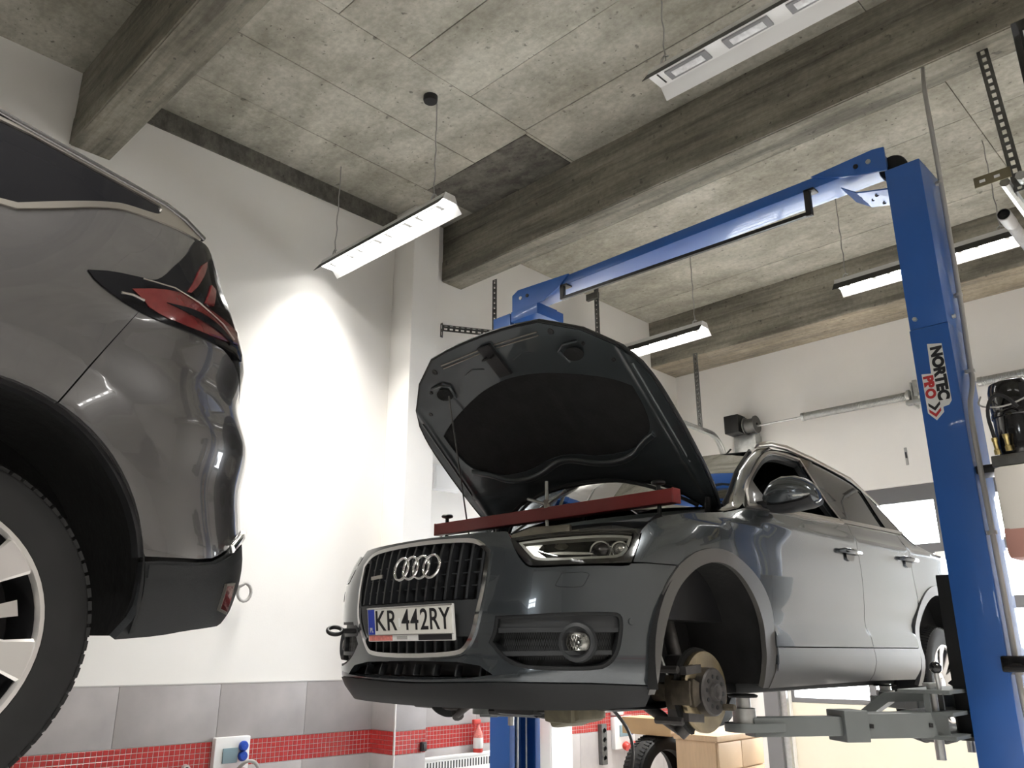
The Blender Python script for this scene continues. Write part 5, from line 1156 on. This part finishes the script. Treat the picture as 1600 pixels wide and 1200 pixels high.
# ---- red engine support beam across the wings
C2W = Matrix.Rotation(QY, 3, 'Z')
def cw(p): return QO + C2W @ Vector(p)
bar_ = thing('engine_support_bar', 'red steel beam lying across both front wings under the open bonnet', 'support beam', cw((.10, 0, 1.0)), QY)
A, B = Vector((.185-.10, -.795, .993-1.0)), Vector((.035-.10+.03, .735, 1.012-1.0))
A = Vector((.02, -.765, .005)); B = Vector((-.04, .725, .010))
MB().bar(A, B, .055, .062).build('beam', 'redsteel', bar_, None, .004)
for s, p in ((1, B), (-1, A)): MB().bar(p + Vector((0, s*-.004, 0)), p + Vector((0, s*.006, 0)), .057, .066).build('end_cap', 'redsteel', bar_, None, .004)
for y, x, z in ((-.70, .015, .005), (.64, -.037, .01)):
    leg = MB().tube([(x, y, z-.035), (x+.01, y+.005, -.065)], [.010, .010], 10).build('foot_screw', 'black', bar_, 50)
    MB().lathe([(.001, 0), (.050, 0), (.046, .02), (.018, .045), (.012, .05)], (x+.012, y, -.112 + (0 if y > 0 else .0)), (0, 0, 1), 20).build('rubber_foot', 'rubber', leg, 50)
    MB().lathe([(.010, .03), (.010, .055), (.030, .062), (.032, .070), (.026, .076), (.001, .078)], (x, y, z), (0, 0, 1), 16).build('adjuster_knob', 'black', leg, 50)
rod = MB().tube([(.005, .02, .165), (.005, .02, -.17)], .0085, 10).build('threaded_rod', 'steel', bar_, 50)
MB().lathe([(.009, .033), (.017, .034), (.018, .072), (.009, .074)], (.005, .02, 0), (0, 0, 1), 6).build('nut', 'satin', rod, 30)
for q in (.45, pi-.35): MB().tube([(.005, .02, .052), (.005 - .05*sin(q)*0, .02 + .135*cos(q), .052 + .135*abs(sin(q))*.9)], .0075, 8).build('handle', 'steel', rod, 50)
MB().tube([(-.01, -.36, -.03), (-.01, -.36, -.12)], .006, 8).build('chain_hook', 'black', bar_, 50)
# ================================================================== the nearer bronze grey car, left rear corner
EO = Vector((-2.88, .38, -.216 + H)); ec = thing('car', 'bronze grey family car seen from its rear corner at the left', 'car', EO, -pi/2)
S2, T = ES, ED
AR = T['arch']; arch_full = [(.55, .258)] + [(.5675+.0, .40)] + arc(.98+.006, .335, .432, pi, pi*.5, 10)[1:0] 
ac, az, ar = 1.2-.0, .365, .0
# arch as a circle through the traced edge
AC, AZ, ARR = 1.205, .352, .425
arc_e = arc(AC, AZ, ARR, pi+.22, -.22, 40)
seam0, seam1 = T['seam'][0], (1.376, .742)
lampo = T['lamp'][:9] + [(1.90, 1.085), (1.90, 1.16), (1.885, 1.24), (1.86, 1.30)] + T['lamp'][13:]
lb = lampo
top_q = [(.2, 1.19), (1.204, 1.187), (1.34, 1.242), (1.402, 1.276), (1.461, 1.302), (1.507, 1.317), (1.599, 1.325), (1.759, 1.338)]
# quarter panel (ahead of the seam, up to the chrome line) and bumper (behind it)
lt = T['lamp']
quarter = [(.2, .30), (.76, .28)] + [p for p in arc_e if p[1] > .30 and p[0] < 1.376-.0 or (p[1] > AZ and p[0] < 1.372)] + [(1.374, .742), (1.533, 1.017)] + lt[2::-1] + lt[:15:-1] + [(1.759, 1.334)] + top_q[::-1][1:]
def dedup(P): 
    o = []
    for p in P:
        if not o or math.hypot(p[0]-o[-1][0], p[1]-o[-1][1]) > .004: o.append(p)
    return o
panel('quarter_panel', S2, dedup(quarter), 'es', ec, grid=.03, rnd=1, thick=.02)
clad = [(1.632, .424), (1.667, .429), (1.814, .437), (1.862, .456), (1.92, .488), (2.035, .541), (2.12, .56), (2.55, .56)]
bumper = [(1.378, .739)] + [p for p in arc_e if p[0] > 1.385 and p[1] > .432] + [(1.628, .430)] + [(u, z+.003) for u, z in clad[1:]] + [(2.55, .86), (2.10, .885), (1.99, .955), (1.90, .985), (1.874, .992)] + lt[6:2:-1] + [(1.537, 1.015)]
panel('rear_bumper', S2, dedup(bumper), 'es', ec, grid=.03, rnd=1, thick=.02)
panel('tailgate', S2, [(2.12, .89), (2.55, .865), (2.55, 1.35), (1.90, 1.345), (1.873, 1.30), (1.91, 1.16), (1.91, 1.06), (1.93, .99), (2.0, .96)], 'es', ec, grid=.04, rnd=1, thick=.02)
fl_in = [p for p in arc_e if p[1] > .435]; fl_out = arc(AC+.005, AZ+.01, ARR+.115, 0.14, pi-.14, 30)
sA, sB = np.array([1.535, 1.017]), np.array([1.376, .742]); sd = (sB-sA)/np.hypot(*(sB-sA))
sgn = lambda p: sd[0]*(p[1]-sA[1]) - sd[1]*(p[0]-sA[0])
def on_seam(R):
    ts = np.linspace(0, .8, 400); P = sA + ts[:, None]*sd; d = np.abs(np.hypot(P[:, 0]-AC, P[:, 1]-AZ) - R); return P[d.argmin()]
so = on_seam(ARR+.115); si = on_seam(ARR)
ffn = lambda W: .0008 + .018*np.clip(1 - (np.hypot(W[:, 0]-AC, W[:, 1]-AZ)-ARR)/.115, 0, 1)*np.clip((W[:, 1]-.43)/.22, 0, 1)
nv = np.array([-sd[1], sd[0]])*.0018
for k in (1, -1):
    a_ = [p for p in fl_in if sgn(p)*k > .004]; b_ = [p for p in fl_out if sgn(p)*k > .004]
    if not a_ or not b_: continue
    if k*sgn(fl_in[0]) > 0: pg = a_ + [tuple(si+nv*k), tuple(so+nv*k)] + b_
    else: pg = [tuple(si+nv*k)] + a_ + b_ + [tuple(so+nv*k)]
    panel('arch_flare', S2, pg, 'es', ec, grid=.022, rnd=0, thick=.012, fn=ffn)
panel('arch_lip', S2, arc(AC, AZ, ARR+.006, pi-.18, .18, 40) + arc(AC, AZ, ARR-.010, .18, pi-.18, 40), 'black', ec, off=-.002, grid=.03, rnd=0, thick=.03)
bc = panel('bumper_cladding', S2, dedup([(1.63, .418), (1.64, .36), (1.637, .30), (1.60, .245), (1.72, .255), (1.80, .268), (1.90, .278), (1.985, .285), (2.03, .31), (2.08, .33), (2.55, .33), (2.55, .555), (2.12, .553), (2.035, .534), (1.92, .482), (1.862, .450), (1.814, .431), (1.667, .423)]), 'plast', ec, grid=.03, rnd=1, thick=.03)
panel('cladding_step', S2, [(1.64, .412), (1.82, .424), (1.90, .455), (2.0, .50), (2.0, .47), (1.90, .425), (1.82, .392), (1.64, .382)], 'plast', bc, off=.006, grid=.03, rnd=1, thick=.012)
panel('reflector', S2, T['refl'], 'lampred', bc, off=.008, grid=.03, rnd=0, thick=.02)
panel('reflector_rim', S2, shrink(T['refl'], -.006), 'satin', bc, [shrink(T['refl'], .001)], off=.007, grid=.03, rnd=0, thick=.02)
g = MB(); g.tube([tuple(S2.P(np.array([u]), np.array([z]), .006)[0]) for u, z in ((1.90, .475), (1.99, .515), (2.10, .545), (2.4, .55))], .012, 8); g.build('chrome_strip', 'chrome', ec, 60)
inner = [(.6, .30), (.76, .28)] + [p for p in arc(AC, AZ, ARR+.004, pi, -.15, 30)] + [(1.64, .262), (2.0, .30), (2.55, .34), (2.55, 1.25), (1.9, 1.30), (1.75, 1.32), (1.5, 1.29), (1.2, 1.16), (.6, 1.16)]
panel('inner_shell', S2, inner, 'black', ec, off=-.035, grid=.08, rnd=0, thick=0)
# tail light
tlp = panel('tail_light', S2, dedup(lampo), 'smoke', ec, off=.004, grid=.03, rnd=1, thick=.03)
panel('red_lens', S2, T['red'], 'lampred', tlp, off=.007, grid=.03, rnd=1, thick=.006)
for k in ('fin1', 'fin2'): panel('red_fin', S2, T[k], 'lampred', tlp, off=.009, grid=.02, rnd=1, thick=.006)
panel('lens_divider', S2, [(1.60, 1.062), (1.70, 1.075), (1.78, 1.066), (1.855, 1.045), (1.853, 1.032), (1.78, 1.048), (1.70, 1.052)], 'smoke', tlp, off=.010, grid=.02, rnd=1, thick=.004)
g = MB(); g.tube([tuple(S2.P(np.array([u]), np.array([z]), .010)[0]) for u, z in ((1.482, 1.046), (1.51, 1.050), (1.54, 1.045))], .0035, 6); g.tube([tuple(S2.P(np.array([u]), np.array([z]), .011)[0]) for u, z in ((1.535, 1.105), (1.62, 1.112), (1.70, 1.10), (1.80, 1.075), (1.86, 1.05))], .002, 6); g.build('light_line', 'satin', tlp, 60)
# glass, chrome, roof
gl = T['glass']
qg = [(.2, 1.19), (1.204, 1.187)] + [(1.283, 1.230), (1.378, 1.280), (1.463, 1.320), (1.509, 1.334), (1.581, 1.343), (1.601, 1.352), (1.612, 1.370), (1.607, 1.386), (1.382, 1.421), (1.192, 1.469), (.2, 1.50)]
ct = panel('window_trim', S2, [(.2, 1.172), (1.204, 1.171), (1.34, 1.238), (1.402, 1.272), (1.461, 1.298), (1.507, 1.313), (1.599, 1.322), (1.765, 1.334), (1.800, 1.352), (1.70, 1.375), (1.63, 1.392), (1.384, 1.432), (1.192, 1.480), (.2, 1.51)], 'satin', ec, [qg], off=.004, grid=.03, rnd=1, thick=.012)
panel('quarter_window', S2, shrink(qg, -.003), 'smoke', ec, off=-.001, grid=.05, rnd=1, thick=0)
re_ = [(.2, 1.512), (1.192, 1.482), (1.384, 1.434), (1.63, 1.394), (1.72, 1.378), (1.82, 1.356)]
ee = S2.P(np.array([p[0] for p in re_]), np.array([p[1] for p in re_]))
rows = []
for p in ee: rows.append([(p[0] - .10*(1-t*t)*(p[0] < -.3), p[1]*t, p[2] + .012 + .06*(1-t*t)) for t in np.linspace(1, -1, 13)])
grid_sheet('roof', rows, 'es', ec)
MB().tube([tuple(p + np.array([0, .002, .006])) for p in ee], .009, 8).build('roof_moulding', 'es', ec, 60)
panel('right_side', S2, [(.2, .30), (.76, .30)] + [p for p in arc(AC, AZ, ARR, pi, 0, 24)] + [(2.0, .33), (2.5, .33), (2.5, 1.30), (1.8, 1.35), (.2, 1.50)], 'es', ec, grid=.06, rnd=0, thick=.02, side=-1)
g = MB(); g.box((-.60, -.85, .36), (.95, .50, .42), .02); g.build('floor_pan', 'black', ec, 40)
g = MB(); st = []
for q in np.linspace(-.22, pi+.22, 30): st.append([(-(AC-1.2) + (ARR+.0)*cos(q)*1.0, .915, AZ + (ARR)*sin(q)), (-.005 + (ARR+.02)*cos(q), .80, AZ + (ARR+.02)*sin(q)), (-.005 + ARR*cos(q), .50, AZ + ARR*sin(q))])
g.loft(st, False, False); g.add([(-.005 + ARR*cos(q), .50, AZ + ARR*sin(q)) for q in np.linspace(-.22, pi+.22, 30)], [tuple(range(30))]); g.build('wheel_liner', 'liner', ec, 40)
hubz = .044 + .216
ty, rm, (r0, r1, hub) = wheel('rear_wheel', (.022, .775, hubz), (0, 1, 0), .370, .235, .262, ec, 7, 'rim', RAD(38-90))
for i in range(7):
    a = 2*pi*(i+.5)/7 + RAD(38-90); c = Vector((.022, .775, hubz)); ax = Vector((0, 1, 0)); d = r0*cos(a)+r1*sin(a); t = -r0*sin(a)+r1*cos(a); st = []
    for r, wd, hh in ((.09, .012, hub-.01), (.16, .012, hub), (.225, .017, .07)):
        p = c + d*r + ax*hh; st.append([p + t*wd, p - t*wd, p - t*wd*.8 - ax*.02, p + t*wd*.8 - ax*.02])
    MB().loft(st).build('thin_spoke', 'rim', rm, 30)
c = Vector((.022, .70, hubz)); MB().lathe([(.001, .03), (.07, .03), (.075, .0), (.15, .0), (.152, -.02), (.001, -.02)], c, (0, 1, 0), 40).build('brake_disc', 'hub', ec, 30)
MB().tube([tuple(S2.P(np.array([u]), np.array([z]), .001)[0]) for u, z in ((1.50, .50), (1.51, .47), (1.545, .43))], .0025, 5).build('straw', 'wood', ec) if 0 else None
